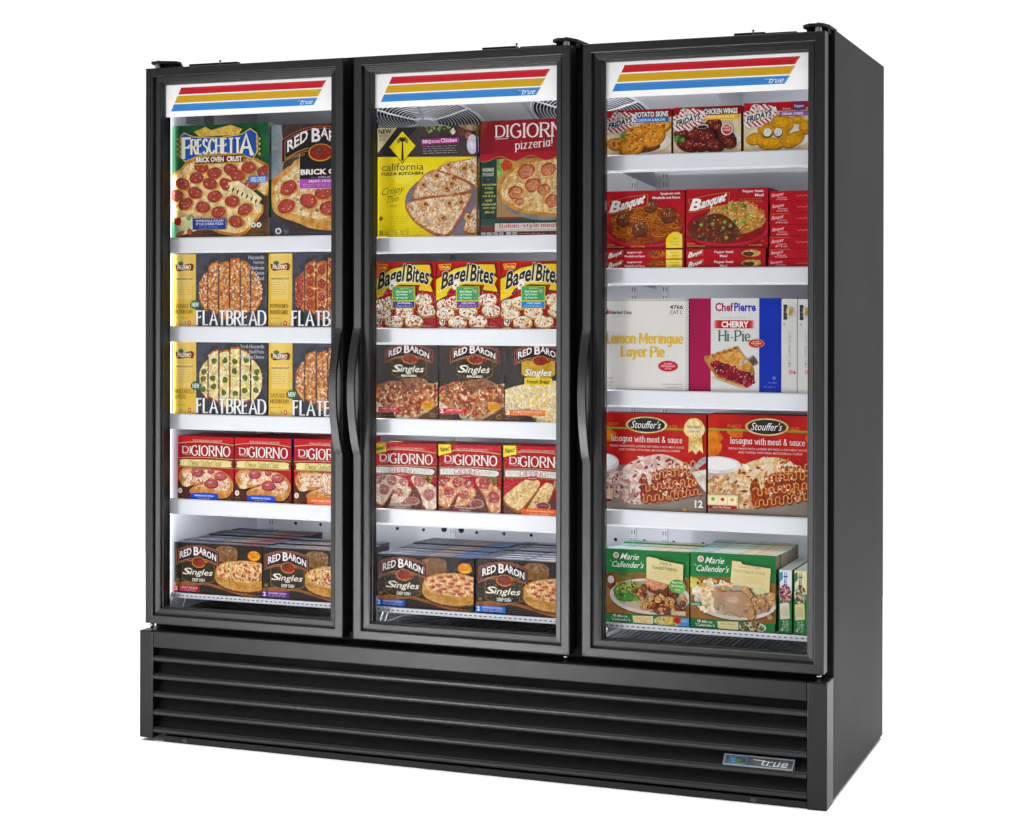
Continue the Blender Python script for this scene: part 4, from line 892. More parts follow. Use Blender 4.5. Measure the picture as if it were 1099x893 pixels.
def a_cpk(A):
    A.rect(0, 0, 1, 1, 'ead012', 'efd626', 5); A.ell(.35, .42, .22, .10, 'f0da34', 'f3e05a', 10)
    A.poly([(0, 0), (1, 0), (1, .285), (.9, .282), (0, .26)], '3b2f2e', '44383a', 12)
    A.hold()
    for k in range(11): v = .01+k*.023; A.line([(.32, v), (1, v+.006)], .5, '4a3d3c')
    A.hold(False)
    A.poly([(0, 0), (.20, 0), (0, .225)], 'c9bc94', 'c0b288', 10); A.poly([(0, .26), (0, .225), (.205, 0), (.42, 0), (.3, .1), (.3, .262)], '211d1e'); A.t('NEW', .01, .012, .14, .05, '2b2520', b=.9); A.t('IMPROVED', .015, .06, .115, .083, '7a6f58', b=.3); A.t('RECIPE', .015, .093, .085, .115, '7a6f58', b=.3)
    A.poly([(.12, .172), (.254, .33), (.388, .17), (.254, .318)], '3a3018'); A.poly([(.254, .035), (.12, .172), (.254, .312), (.388, .17)], 'efd80f')
    A.poly([(.248, .13), (.262, .13), (.268, .30), (.243, .30)], '1f1b18')
    for a in range(7): t = math.radians(-25+a*38); A.line([(.256, .125), (.256+.028*math.cos(t), .122-.024*math.sin(t)-.01), (.256+.056*math.cos(t), .125-.034*math.sin(t)+.004)], 3.6, '1f1b18', sm=True)
    A.t('california', .042, .322, .47, .388, '3b341c', 's', b=-.1); A.t('PIZZA KITCHEN', .042, .404, .465, .430, '2b2618', 's', b=.6)
    A.t('Crispy', .04, .53, .27, .62, '2f2a18', 's', b=-.25, sh=.45, rise=.03); A.t('Thin', .09, .61, .22, .675, '2f2a18', 's', b=-.25, sh=.4, rise=.02); A.t('CRUST', .125, .70, .2, .717, '5a4f20'); A.line([(.09, .712), (.112, .710)], .6, '5a4f20'); A.line([(.212, .703), (.235, .701)], .6, '5a4f20')
    A.ell(.86, .68, .58, .30, '6d6270', '7d7080', 14)
    for p in ([(.373, .648), (.373, .566), (.436, .471), (.512, .411), (.607, .39), (.694, .42), (.818, .471), (.932, .527), (.937, .583), (.76, .618), (.588, .626), (.474, .635)], [(.607, .385), (.713, .333), (.808, .32), (.947, .303), (1.03, .29), (1.03, .56), (.932, .51), (.76, .437)], [(.287, .695), (.378, .661), (.57, .635), (.808, .618), (.937, .609), (.942, .643), (.856, .799), (.722, .984), (.617, .975), (.493, .919), (.369, .833), (.311, .756)], [(.87, .93), (1.03, .68), (1.03, .94)]):
        q = smooth(p, 3, True); A.poly([(a, b+.014) for a, b in q], '8a4a30', 'a8623a', 50); A.poly(q, 'c98a5c', 'a85c40', 50); cu = sum(a for a, b in p)/len(p); cv = sum(b for a, b in p)/len(p)
        i2 = [(cu+(a-cu)*.94, cv+(b-cv)*.91) for a, b in q]; A.poly(i2, 'ecdcbc', 'cf9f74', 70); A.scatter(90, i2, 3.4, ['f4e8d0', 'f6eedc', 'b87850', 'a8643c', 'e6c89c', 'd8a468', 'c4705a'], .6); A.scatter(26, i2, 2.4, ['8a3f2a', '74321f', '9a5038'], .5)
    for x, y in ((720, 150), (585, 240), (900, 180), (1010, 80), (850, 40), (830, 285), (880, 235), (605, 440), (860, 440), (980, 430), (795, 590), (1060, 580)):
        u, v = (x/9.92-10.5)/105.5, (37+y/9.92)/117; A.chunk(u, v, .036, 'cf9a62', 'dfb27c', 200, rim='a0603c', asp=.8); A.poly([(u-.002, v-.01), (u+.026, v-.016), (u+.028, v+.012), (u+.002, v+.016)], '8a4a2c', '70361f', 200)
    for _ in range(16): A.ell(A.rnd.uniform(.50, .74), A.rnd.uniform(.0, .055), .018, .010, A.rnd.choice(['7c9a4c', '5f8238', '8fb060']), jit=.3, n=9, rot=A.rnd.uniform(0, 3))
    A.poly([(.735, .055), (.775, .02), (.80, .06), (.77, .09)], 'e6dccc', 'b8946a', 100); A.poly([(.82, .03), (.88, .04), (.89, .09), (.84, .10)], '8a5038', '6f3a28', 120); A.poly([(.82, .0), (1, .0), (1, .05), (.92, .06)], 'b09478', '7a5a48', 80); A.poly([(.89, .06), (.96, .07), (.95, .13), (.90, .12)], '8a4434', 'b87a60', 120); A.ell(.965, .175, .055, .088, 'cbbad6', 'ddd0e2', 30); A.ell(.97, .175, .035, .066, 'd9cce0', 'e8deee', 40)
    A.poly([(.455, .115), (.835, .108), (.835, .155), (.455, .166)], 'ab2f86', 'b53a90', 20); A.t('BBQ', .47, .123, .55, .156, 'f6e6f0', b=.7); A.t('RECIPE', .56, .13, .64, .150, 'f2dcea', b=.6); A.t('Chicken', .65, .114, .81, .148, 'f6e6f0', b=.6); small(A, .47, .172, .83, .252, 'cfc6c4', 4, .9)
    small(A, .03, .86, .04, .87, '8a7a20', 1); A.ell(.045, .82, .02, .018, '8a7c24'); small(A, .02, .885, .1, .9, '8a7c24', 1, .7); small(A, .14, .79, .33, .90, 'a08e1c', 5, .7); small(A, .34, .9, .5, .99, '8a7c24', 3, .9)
    for k in range(5): A.rect(.03+k*.06, .93, .07+k*.06, .975, 'e8d84a', 'c4b32e', 200)
    A.line([(.08, .995), (.15, .99)], 3, '2b2618'); A.line([(.24, .995), (.32, .99)], 3, '2b2618')
def a_pizzeria(A):
    A.rect(0, 0, 1, 1, '7a2a28', '8a3432', 10)
    A.hold()
    for r in range(5):
        for k in range(10): A.rect(k*.085+(r % 2)*.04, .90+r*.022, k*.085+.078+(r % 2)*.04, .918+r*.022, A.rnd.choice(['6f4a3c', '7f5546', '5c3c32']), '6a4438', 60)
    A.hold(False)
    A.rect(0, .33, .155, .88, '24403a', '20362f', 20); A.rect(.15, .33, 1, .83, '9a7a50', 'b8935c', 10); A.rect(0, .845, 1, .9, '2c4840')
    A.poly([(.155, .5), (.16, .33), (.26, .33), (.24, .42), (.165, .50)], '5c8a3a', '8fb85a', 60); A.chunk(.24, .385, .05, 'b23a28', 'cc5a3c'); A.ell(.62, .62, .47, .245, '6c6662', '8a847e', 12)
    cr = [(.165, .66), (.165, .56), (.23, .46), (.36, .37), (.60, .32), (.9, .31), (1.05, .35), (1.05, .82), (.8, .84), (.55, .82), (.38, .79), (.26, .74)]
    A.poly(smooth(cr, 4, True), 'cf9648', 'b27530', 40); i2 = [(.56+(a-.56)*.92, .58+(b-.58)*.88) for a, b in smooth(cr, 3, True)]; A.poly(i2, 'e3cd98', 'cf9a5c', 55); A.scatter(300, i2, 3.8, ['efe2bc', 'f2e8c8', 'd8a468', 'b8643c', 'c99a5a', 'a39a78', 'e6c890'], .5)
    for u, v, r in ((.42, .44, .08), (.62, .43, .07), (.48, .56, .075), (.58, .60, .06), (.32, .62, .07), (.66, .70, .07), (.76, .60, .07), (.80, .46, .06), (.9, .7, .07), (.93, .52, .07), (.36, .7, .04)): A.ell(u, v, r, r*.80, '9a4a2e', 'b0583a', 140, .10, 18, -.3); A.ell(u+.004, v+.006, r*.82, r*.62, 'b4664a', 'cf9068', 170, .14, 16, -.3); A.scatter(6, (u, v, r*.6, r*.5), 2.2, ['d8a880', '9a4630', 'e2c09a'], .5)
    for k in range(8): u0 = A.rnd.uniform(.3, .9); v0 = A.rnd.uniform(.4, .75); A.line([(u0, v0), (u0+.05, v0-.018)], 1.6, 'a0583c')
    # awning
    A.poly([(0, .15), (.05, .06), (.12, 0), (1, 0), (1, .267), (0, .287)], '8f1f26', '86202a', 6); A.poly([(0, .15), (.05, .06), (.12, 0), (.2, 0), (.1, .282), (0, .287)], '7e1c22', '741a22', 8)
    vv = [(0, .275), (.3, .262), (1, .25), (1, .34)]
    sc = []
    for k in range(41): u = 1-k/40; sc.append((u, .335+.022*math.cos(2*math.pi*(u-.04)/.285)+(.0 if 0 else 0)-.005))
    A.line(sc, 2.2, 'b89a4a'); A.poly([(0, .285), (1, .265)]+sc, 'a32a30', '98242c', 8)
    w_ = .66; A.t('DI', .15, .045, .255, .14, 'efe6e2', 'f', b=.05); A.line([(.145, .158), (.26, .156)], 1.6, 'e6d8d4'); A.t('GIORNO', .285, .035, .865, .150, 'efe6e2', 'f', b=.05)
    A.t('pizzeria!', .33, .172, .66, .262, 'efe6e2', 'f', b=-.1, rise=.02)
    A.t('HANDMADE', .025, .405, .13, .435, 'd9dcd0', b=.5); A.t('STYLE CRUST', .025, .448, .13, .475, 'd9dcd0', b=.5); A.line([(.07, .505), (.085, .505)], 1, 'c8c060')
    for k, (a, b) in enumerate(((.025, .155), (.045, .125), (.045, .125), (.025, .145), (.05, .115), (.02, .15), (.03, .145), (.045, .13))): A.t(['low and slow', 'crispy', 'outside', 'soft & airy', 'inside', 'drizzled with', 'extra virgin', 'olive oil'][k], a, .535+k*.034, b, .558+k*.034, 'd2cc62', 's', b=.2, sh=.2)
    A.rect(.14, .885, 1, .955, 'd2c8bf', 'c6bbb2', 14); A.t('Italian-style meat trio pizza', .185, .89, 1.01, .928, 'a43a3e', 'f', b=.7); small(A, .28, .935, .72, .95, '7a6a66', 1, .8)
    for k, u in enumerate((.01, .065, .12, .175, .245, .30)): A.rect(u, .96, u+.045, .99, 'c9c4c2', 'a8a4a2', 300)
    small(A, .36, .965, .62, .985, 'd6d0cc', 1, 1.0)
def fridays(A, u0, v0, s_):
    """red-and-white striped burst with the name panel"""
    p = [(.0, .38), (.12, .28), (.20, .30), (.26, .08), (.36, .0), (.50, .06), (.66, .02), (.82, .10), (.96, .14), (1.0, .34), (.98, .48), (.88, .58), (.82, .74), (.64, .80), (.56, .94), (.36, .92), (.18, .98), (.06, .86), (.0, .66)]
    W_, H_ = s_; q = [(u0+a*W_, v0+b*H_) for a, b in p]
    A.line(q, 1.4, '3a3230', True); A.poly(q, 'ece8e6')
    def inside(u, v):
        r = False; j = len(q)-1
        for i in range(len(q)):
            a, b = q[i], q[j]
            if (a[1] > v) != (b[1] > v) and u < (b[0]-a[0])*(v-a[1])/(b[1]-a[1])+a[0]: r = not r
            j = i
        return r
    z = A.z()
    for k in range(-6, 14):          # diagonal stripes cut to the burst
        a0 = k*.155
        seg = []; N_ = 26
        for i in range(N_):
            t0, t1 = i/N_, (i+1)/N_; tm = (t0+t1)/2; um = u0+(a0+tm*.75+.035)*W_; vm = v0+tm*H_
            if inside(um, vm) and inside(um-.03*W_, vm) and inside(um+.03*W_, vm):
                qd = [(u0+(a0+t0*.75)*W_, v0+t0*H_), (u0+(a0+t0*.75+.07)*W_, v0+t0*H_), (u0+(a0+t1*.75+.07)*W_, v0+t1*H_), (u0+(a0+t1*.75)*W_, v0+t1*H_)]
                A.poly(qd, 'c0272d', z=z)
    nm = [(.06, .55), (.14, .44), (.86, .24), (.92, .34), (.90, .46), (.82, .54), (.14, .76), (.07, .70)]; nq = [(u0+a*W_, v0+b*H_) for a, b in nm]; A.line(nq, 1.6, '55504e', True); A.poly(nq, 'f0edea'); A.t('FRiDAYS', u0+W_*.14, v0+H_*.385, u0+W_*.84, v0+H_*.62, '1f1b1c', 's', b=1.0, sh=.05, rise=H_*.26)
    A.poly([(u0+W_*a, v0+H_*b) for a, b in ((.34, .30), (.38, .12), (.46, .10), (.58, .25))], 'f2efec'); A.t('TGI', u0+W_*.37, v0+H_*.13, u0+W_*.5, v0+H_*.28, '6a6462', b=.4)
def a_fridays(kind):
    def f(A):
        A.rect(0, 0, 1, 1, 'dfcaa0', 'ead9b8', 9); A.rect(0, 0, 1, .18, 'b3272b', 'a82226', 12)
        for k in range(-1, 12): A.poly([(k*.13, 1.0), (k*.13+.02, .965), (k*.13+.075, .965), (k*.13+.06, 1.0)], 'c23034')
        A.ell(.52, .72, .50, .27, 'cdbca0'); A.ell(.52, .70, .48, .25, 'f0ebe2', 'e2d8c8', 20)
        if kind == 'skins':
            A.ell(.5, .80, .34, .14, '6a3f26', '4a2a1a', 60)
            for u, v, ru, rv, r in ((.62, .40, .17, .12, -.3), (.84, .40, .17, .12, -.3), (.42, .52, .19, .14, -.2), (.74, .60, .19, .19, -.5), (.17, .72, .14, .13, .1), (.40, .82, .19, .17, -.2)):
                A.ell(u, v+.02, ru*1.03, rv*1.05, '8a4f22', n=22, rot=r); A.ell(u, v, ru, rv, 'd8923c', 'c07428', 50, .04, 24, r); A.ell(u, v-.01, ru*.8, rv*.74, 'e9b04c', 'd88a34', 80, .06, 20, r); A.scatter(16, (u, v-.01, ru*.7, rv*.6), 2.8, ['9c3a28', '7e2c20', 'b8502f', 'f0c878'], .7)
            for _ in range(8): A.ell(.27+A.rnd.uniform(-.03, .04), .56+A.rnd.uniform(-.05, .05), .02, .03, A.rnd.choice(['5f9a34', '82b850']), jit=.3, n=9)
        elif kind == 'wings':
            A.ell(.5, .72, .44, .22, '3a1410', '2a0e0c', 60)
            for u, v, ru, rv, r in ((.12, .55, .11, .1, 0), (.42, .46, .12, .12, .4), (.60, .38, .12, .13, 0), (.66, .44, .10, .1, .8), (.33, .58, .16, .12, -.4), (.22, .80, .17, .13, .3), (.48, .66, .15, .15, -.6), (.60, .82, .16, .14, .2), (.80, .66, .13, .15, .6), (.84, .78, .10, .12, 0), (.40, .84, .12, .1, .2)):
                A.ell(u, v+.012, ru*1.05, rv*1.06, '2a0c0a', n=20, rot=r); A.ell(u, v, ru, rv, '6a211a', '451210', 90, .07, 22, r); A.ell(u-.015, v-.03, ru*.6, rv*.5, '8a3424', '6a2018', 120, .12, 14, r); A.scatter(9, (u, v-.02, ru*.7, rv*.6), 1.5, ['e8b9a0', 'c4705c', 'f0d4c4'], .5)
            for _ in range(16): A.ell(.09+A.rnd.uniform(-.07, .08), .66+A.rnd.uniform(-.06, .06), .022, .035, A.rnd.choice(['3f7a34', '5a9a44', '2d5f28']), jit=.3, n=9)
            A.ell(.44, .42, .09, .05, 'd8d4d0'); A.ell(.44, .43, .075, .035, '3a1a16')
            A.ell(.80, .50, .085, .125, 'f0e8e4'); A.ell(.80, .50, .07, .105, 'c23438', 'cc4a4c', 200); A.t('FULLY', .755, .43, .845, .47, 'f4dcdc', b=.6); A.t('COOKED', .745, .49, .855, .535, 'f4dcdc', b=.6)
        else:
            for u, v, ru, rv, r in ((.30, .50, .10, .12, -.6), (.56, .42, .16, .17, .3), (.78, .36, .08, .08, 0), (.90, .52, .10, .14, .3), (.17, .72, .13, .12, -.1), (.34, .57, .10, .13, .1), (.56, .62, .10, .12, .3), (.40, .83, .19, .125, .05), (.72, .76, .17, .13, -.5)):
                A.ell(u, v+.012, ru*1.05, rv*1.07, '8a5a14', n=22, rot=r); A.ell(u, v, ru, rv, 'd99a24', 'c68418', 50, .03, 24, r); A.ell(u-.015, v-.02, ru*.6, rv*.55, 'e6b03c', 'd99a28', 70, .05, 16, r)
            for u in (.345, .50): A.ell(u, .62, .07, .10, '2f2a22', n=16); A.ell(u, .605, .06, .085, 'f2eee2', 'ddd4c0', 160, .05, 16)
        if kind == 'cheese':
            A.ell(.80, .105, .09, .085, '5a2a7a'); A.ell(.80, .105, .078, .07, '6d3a92', n=18); A.t('Poppers', .735, .07, .865, .13, 'ecd9a0', 's', b=.8); A.t('THE ORIGINAL', .56, .13, .68, .155, 'f0dcdc', b=.5); A.t('BRAND', .90, .13, 1.0, .155, 'f0dcdc', b=.5)
            A.rect(.52, .20, 1, .29, '7a3a96'); A.t('CREAM CHEESE', .55, .22, .86, .27, 'f2e4f4', b=.9); small(A, .88, .215, .98, .275, 'e4d0e8', 2, .8)
        else:
            A.t('POTATO SKINS' if kind == 'skins' else 'CHICKEN WINGS', .46, .06, .955, .165, 'fbf7f4', 's', b=.9, o=('251a1a', 1.6)); A.rect(.44, .185, .965, .285, '2f74c4' if kind == 'skins' else 'f2b624'); A.t('CHEDDAR & BACON' if kind == 'skins' else 'HONEY BBQ SAUCE', .49, .205, .91, .26, 'd8e8f8' if kind == 'skins' else 'fbe9b8', b=.8)
        small(A, .50, .305, .93, .33, '8a7a64', 1, .8)
        if kind != 'cheese': small(A, .80, .88, .95, .94, 'a8956a', 2, .7)
        fridays(A, -.015, .02, (.50, .50))
    return f
def banquet_logo(A, u0, v0, u1, v1, mm=1.0):
    w_, h = u1-u0, v1-v0; q = [(u0, v0+h*.36), (u0+w_*.5, v0+h*.12), (u0+w_*.98, v0), (u1, v0+h*.02), (u0+w_*.97, v0+h*.62), (u0+w_*.55, v0+h*.75), (u0+w_*.1, v0+h), (u0, v0+h*.96), (u0+w_*.05, v0+h*.7)]
    A.line(q, mm*1.5, 'd29a34', True); A.poly(q, 'a8202a'); A.t('B', u0+w_*.08, v0+h*.32, u0+w_*.30, v0+h*.90, 'f4f0ea', 's', b=1.0, sh=.35, rise=.0, o=('6a1418', mm*.6)); A.t('anquet', u0+w_*.31, v0+h*.22, u0+w_*.90, v0+h*.80, 'f4f0ea', 's', b=.9, sh=.35, rise=h*.38, o=('6a1418', mm*.5))
def a_banquet(kind):
    def f(A):
        A.rect(0, 0, 1, 1, 'b01d28', 'a51a26', 8); A.ell(.5, .68, .53, .34, '7a1420'); A.ell(.5, .655, .52, .325, 'b8323c', 'a82832', 12); A.ell(.5, .63, .49, .29, '8f1c24', '7a1a1c', 20); A.rect(0, .955, 1, 1, '6a141a', '7a1a20', 20)
        if kind == 'spag':
            ar = (.5, .56, .47, .34); A.ell(.5, .58, .47, .33, '9c4a20', '7a3014', 40, .06, 36); A.scatter(70, ar, 6, ['a8481e', 'c46a28', '8a3016', '6f240f'], .7)
            for k in range(95):
                a = A.rnd.uniform(0, 6.28); r = A.rnd.uniform(0, .92)**.6; u, v = .5+.42*r*math.cos(a), .58+.27*r*math.sin(a); R1 = A.rnd.uniform(.05, .12); t0 = A.rnd.uniform(0, 6); c = A.rnd.choice(['d8872c', 'c4721f', 'e6a444', 'b85f1c', 'cf7d28'])
                pts = [(u+R1*math.cos(t0+t*.5), v+R1*.75*math.sin(t0+t*.5)) for t in range(A.rnd.randint(4, 9))]; A.line([(x, y+.008) for x, y in pts], 2.0, '6a2c10', sm=True, z=(A.lay+1)*EPS); A.line(pts, 1.5, c, sm=True, z=(A.lay+1)*EPS+1.5e-5); A.lay += .25
            A.lay = int(A.lay)+1
            for u, v, r in ((.22, .48, .085), (.57, .25, .085), (.44, .64, .10), (.80, .42, .10)): A.ell(u, v+.02, r*1.04, r*1.35, '4a1a0e', n=20); A.ell(u, v, r, r*1.25, '7a4428', '5c2c18', 110, .05, 22); A.scatter(14, (u-.01, v-.04, r*.6, r*.7), 2.2, ['a87050', 'b98464', 'd8b09a'], .6)
            A.poly([(.77, .98), (.77, .84), (.80, .76), (.86, .71), (.92, .71), (.975, .76), (.975, .98)], 'f2ca2a', 'f0d860', 10); A.t('Good', .86, .81, .93, .835, 'a8841c', b=.2); A.t('Source of', .82, .86, .93, .885, 'a8841c', b=.2); A.t('Protein', .84, .905, .93, .93, 'a8841c', b=.2)
            A.t('Spaghetti with', .70, .04, .945, .085, 'f4e2e2', 's', b=.6); A.t('Meatballs and Sauce', .60, .105, .945, .145, 'f4e2e2', 's', b=.6)
        else:
            A.ell(.6, .50, .36, .27, 'c4944c', 'a8702c', 50, .08, 34); A.scatter(380, (.62, .47, .36, .26), 2.7, ['f0d8a8', 'e6c088', 'f4e6c4', 'cf9a54', 'd8a868', 'b8742c'], .35); A.scatter(26, (.66, .46, .33, .23), 4.2, ['5f9a34', '3f7a28', '82b84a', '2f6420'], .9); A.scatter(30, (.6, .44, .36, .23), 3.6, ['e0762c', 'cf5a20', 'e88a3c'], .6)
            p = [(.04, .72), (.10, .55), (.25, .44), (.42, .42), (.55, .52), (.66, .70), (.68, .82), (.5, .90), (.25, .88), (.08, .82)]; A.poly(smooth(p, 5, True), '6a3820', '4f2414', 40); A.scatter(30, smooth(p, 3, True), 6, ['7a4428', '5a2c18', '84502f', '46200f'], .6)
            for u, v, c in ((.19, .60, '8a9a34'), (.28, .70, 'a82420'), (.17, .68, 'b02a24'), (.40, .52, 'a8241e'), (.46, .66, '7f9030'), (.35, .78, '9a2420'), (.55, .62, '8f8a34'), (.33, .59, '8a9a34'), (.64, .84, 'b03a30'), (.38, .84, '96281f'), (.50, .82, 'a89040'), (.48, .56, '7a8a2c')): A.chunk(u, v, .023, c, c, rim='45200f', hi='e8d8c0')
            A.scatter(26, smooth(p, 3, True), 1.6, ['c49a84', 'e2c8b8'], .4)
            A.t('Pepper Steak', .70, .035, .95, .085, 'f4e2e2', 's', b=.6); A.t('Meal', .85, .10, .95, .145, 'f4e2e2', 's', b=.6); small(A, .66, .17, .95, .25, 'c98a3a', 3, .9); A.ell(.94, .88, .02, .025, 'c43a40')
        A.t('KEEP FROZEN', .02, .905, .11, .925, 'c8b64a', b=.3); A.t('MUST BE COOKED THOROUGHLY', .02, .945, .24, .965, 'c8b64a', b=.3); A.t('NET WT 10 OZ (283g)', .33 if kind == 'spag' else .78, .94, .5 if kind == 'spag' else .93, .965, 'd8c044', b=.3)
        banquet_logo(A, .035, .07, .54, .385, 1.4)
    return f
def a_bq_edge(kind):
    def f(A):
        A.rect(0, 0, 1, 1, 'b01d28', 'a51a26', 8); banquet_logo(A, .02, .06, .22, .92, .8)
        if kind == 'spag': A.t('Spaghetti with', .27, .18, .46, .42, 'f0dede', 's', b=.5); A.t('Meatballs and Sauce', .24, .55, .50, .78, 'f0dede', 's', b=.5); A.ell(.65, .5, .12, .42, '8a3c1c', 'a85a24', 90, .08, 20); A.scatter(34, (.65, .5, .11, .36), 3, ['d8872c', '7a3a1c', 'c46a28', '5c2c18'], .5); A.rect(.77, .05, .975, .95, 'f0d040', 'f2dc6a', 30); A.t('Good Source', .83, .25, .93, .4, 'a8841c', b=.2); A.t('of Protein', .84, .55, .93, .7, 'a8841c', b=.2)
        elif kind == 'steak': A.t('Pepper Steak', .36, .2, .60, .5, 'f0dede', 's', b=.5); A.t('Meal', .43, .6, .52, .85, 'f0dede', 's', b=.5); A.ell(.80, .5, .15, .44, '962630'); A.ell(.82, .48, .12, .36, 'c49a58', 'a8702c', 90); A.scatter(40, (.84, .45, .11, .3), 2.2, ['f0d8a8', '6f9a3c', 'e2a050', 'e6c088'], .5); A.ell(.79, .55, .07, .24, '5a3220', '45200f', 90, .1, 14)
        else: pass
    return f
def a_bq_small(k):
    w1, w2 = [('Crumbled', 'Sausage'), ('Beef', 'Enchilada'), ('Chicken Pot', 'Pie'), ('Salisbury', 'Steak'), ('Turkey', 'Meal'), ('Fried', 'Chicken Meal'), ('Boneless', 'Wyngz')][k]
    def f(A): A.rect(0, 0, 1, 1, 'b41d28', 'a81a25', 10); A.line([(.02, .06), (.40, .03)], 1.0, 'c98a2c') if k in (1, 2, 4) else None; A.t('Banquet', .04, .18, .26, .58, 'e8b9bc', 's', b=.5, sh=.3, rise=.15); A.t(w1, .16, .55, .32, .68, 'e6b2b6', b=.3); A.t(w2, .12, .73, .34, .87, 'e6b2b6', b=.3); (A.line([(.5+i*.045+A.rnd.uniform(-.01, .01), .42+.10*(i % 2)) for i in range(11)], .8, 'd8909a') if k not in (1,) else None)
    return f
def a_market(A):
    A.rect(0, 0, 1, 1, 'e6e2dc', 'e3dfd8', 5)
    n = 44; A.hold()
    for k in range(n):
        for v in (.008, .985): A.rect(k/n+.002, v, k/n+.012, v+.008, '3a3634'); A.rect(k/n+.012, v+.009 if v < .5 else v-.009, k/n+.022, v+.017 if v < .5 else v-.001, '55504c')
    for k in range(46):
        for u in (.965, .984): A.rect(u if k % 2 else u+.006, k/46+.002, (u if k % 2 else u+.006)+.008, k/46+.012, '3a3634')
    A.hold(False)
    A.t('Market Day', .10, .13, .35, .175, '46423f', 'f', b=.6); A.line([(.12, .195), (.31, .193)], .5, '9a9490'); A.ell(.06, .145, .03, .03, 'c02a2e'); A.line([(.06, .115), (.075, .095)], 1, '2a5a30')
    A.t('4766', .79, .07, .935, .11, '33302e', 's', b=.6); A.t('CAT L', .79, .125, .93, .165, '3a3634', 's', b=.2)
    A.t('Lemon Meringue', .06, .375, .93, .51, 'dfb64e', 'f', b=.55, o=('ecdcab', .6)); A.t('Layer Pie', .24, .52, .72, .655, 'dfb64e', 'f', b=.55, o=('ecdcab', .6))
    A.ell(.77, .725, .112, .058, '8a2a2c'); A.ell(.77, .725, .106, .053, 'c43034'); A.t('GOURMET', .72, .692, .82, .707, 'f0d0d0', b=.5); A.t('RESTAURANT', .69, .716, .85, .734, 'f0d0d0', b=.5); A.t('STYLE', .735, .743, .805, .76, 'f0d0d0', b=.5)
    A.t('Packaged exclusively', .70, .91, .93, .93, '8a8682', 'f', b=0); A.t('for Market Day', .76, .945, .93, .962, '8a8682', 'f', b=0); A.t('STORE', .08, .855, .14, .872, '6a6662'); A.t('WT 2 LB', .07, .90, .14, .918, '6a6662'); A.t('(907g)', .08, .935, .13, .95, '6a6662')
    A.line([(.85, .62), (.855, .64)], .8, '8a8682')
def a_cherry(A):
    A.rect(0, 0, 1, 1, 'dfdedb', 'dad8d5', 5); A.rect(0, 0, .235, 1, 'a01c4c', '981a48', 8); A.rect(.765, 0, 1, 1, '2238a8', '1f33a0', 8)
    A.t('Chef', .285, .05, .48, .135, 'a82a58', 's', b=.8); A.t('Pierre', .495, .05, .725, .135, '2a3fae', 's', b=.8); A.t('HI-PIE FAMILY', .345, .195, .67, .212, 'b8b4b0', b=.0)
    for k in range(10): A.rect(.26+k*.008, .232, .70-k*.008 if False else .72-k*.008, .318, ['e6cfcc', 'dfb0ae', 'd89090', 'd07476', 'c95c60', 'c4484c', 'c03c40', 'bd3438', 'bb3034', 'ba2e32'][k])
    A.t('CHERRY', .355, .245, .645, .305, 'f8f0ec', 's', b=.9); A.t('Hi-Pie', .33, .342, .66, .45, '4a6a60', 'f', b=.15)
    A.ell(.735, .475, .088, .048, 'd8962c'); A.ell(.735, .475, .078, .04, 'b82a34'); A.t('GOURMET', .695, .448, .775, .46, 'f0d0d0', b=.4); A.t('RESTAURANT', .68, .466, .79, .484, 'f0d0d0', b=.6); A.t('STYLE', .71, .49, .76, .502, 'f0d0d0', b=.4)
    A.poly([(.62, .66), (.70, .60), (.735, .635), (.76, .68), (.72, .71), (.62, .72)], '4a4440', '7a746c', 40); A.poly([(.24, .85), (.6, .95), (.7, .93), (.3, .80)], 'c4c0ba', 'd0ccc6', 20)
    cr = [(.17, .655), (.24, .62), (.30, .60), (.36, .575), (.42, .56), (.48, .54), (.54, .525), (.60, .60), (.66, .66), (.70, .72), (.72, .80), (.70, .82), (.66, .93), (.60, .945), (.44, .90), (.33, .86), (.25, .78), (.2, .70)]
    A.poly(smooth(cr, 3, True), 'c98d48', 'a86a2c', 40)
    for k in range(6): A.ell(.20+k*.062, .635-k*.020, .038, .028, 'd8a05a', 'b0702c', 70, .1, 14, -.3); A.ell(.20+k*.062, .63-k*.020, .016, .010, '7a441c', n=8)
    A.poly(smooth([(.30, .62), (.54, .56), (.68, .74), (.44, .73), (.32, .67)], 3, True), 'dfae6c', 'c98a42', 40)
    ch = [(.25, .68), (.30, .665), (.42, .70), (.52, .735), (.60, .77), (.70, .80), (.715, .86), (.66, .925), (.5, .88), (.34, .83), (.27, .75)]
    A.poly(smooth(ch, 4, True), '7a1420', '5a0d18', 60); A.scatter(60, smooth(ch, 3, True), 6, ['8f1a28', 'a82438', '6a1020', '4f0a14', '98202c'], .85); A.scatter(46, smooth(ch, 3, True), 1.7, ['f0c4c8', 'fbe8e8', 'd87a88'], .5)
    A.line([(.25, .82), (.36, .865), (.5, .905), (.62, .94)], 2.2, 'e3c18a', sm=True)
    A.poly([(.52, .75), (.60, .66), (.64, .68), (.70, .78), (.62, .77)], 'cf9a58', 'b07634', 50); A.poly([(.52, .71), (.63, .635), (.70, .615), (.64, .67), (.56, .715)], 'b8b2aa', '8a847c', 60)
    A.ell(.93, .835, .018, .018, '6a7ac8'); small(A, .87, .875, .96, .895, 'a8b2e0', 1, 1.1); small(A, .82, .92, .96, .94, 'a8b2e0', 1, .8); small(A, .775, .965, .985, .98, '6f7fcc', 1, 1.0)
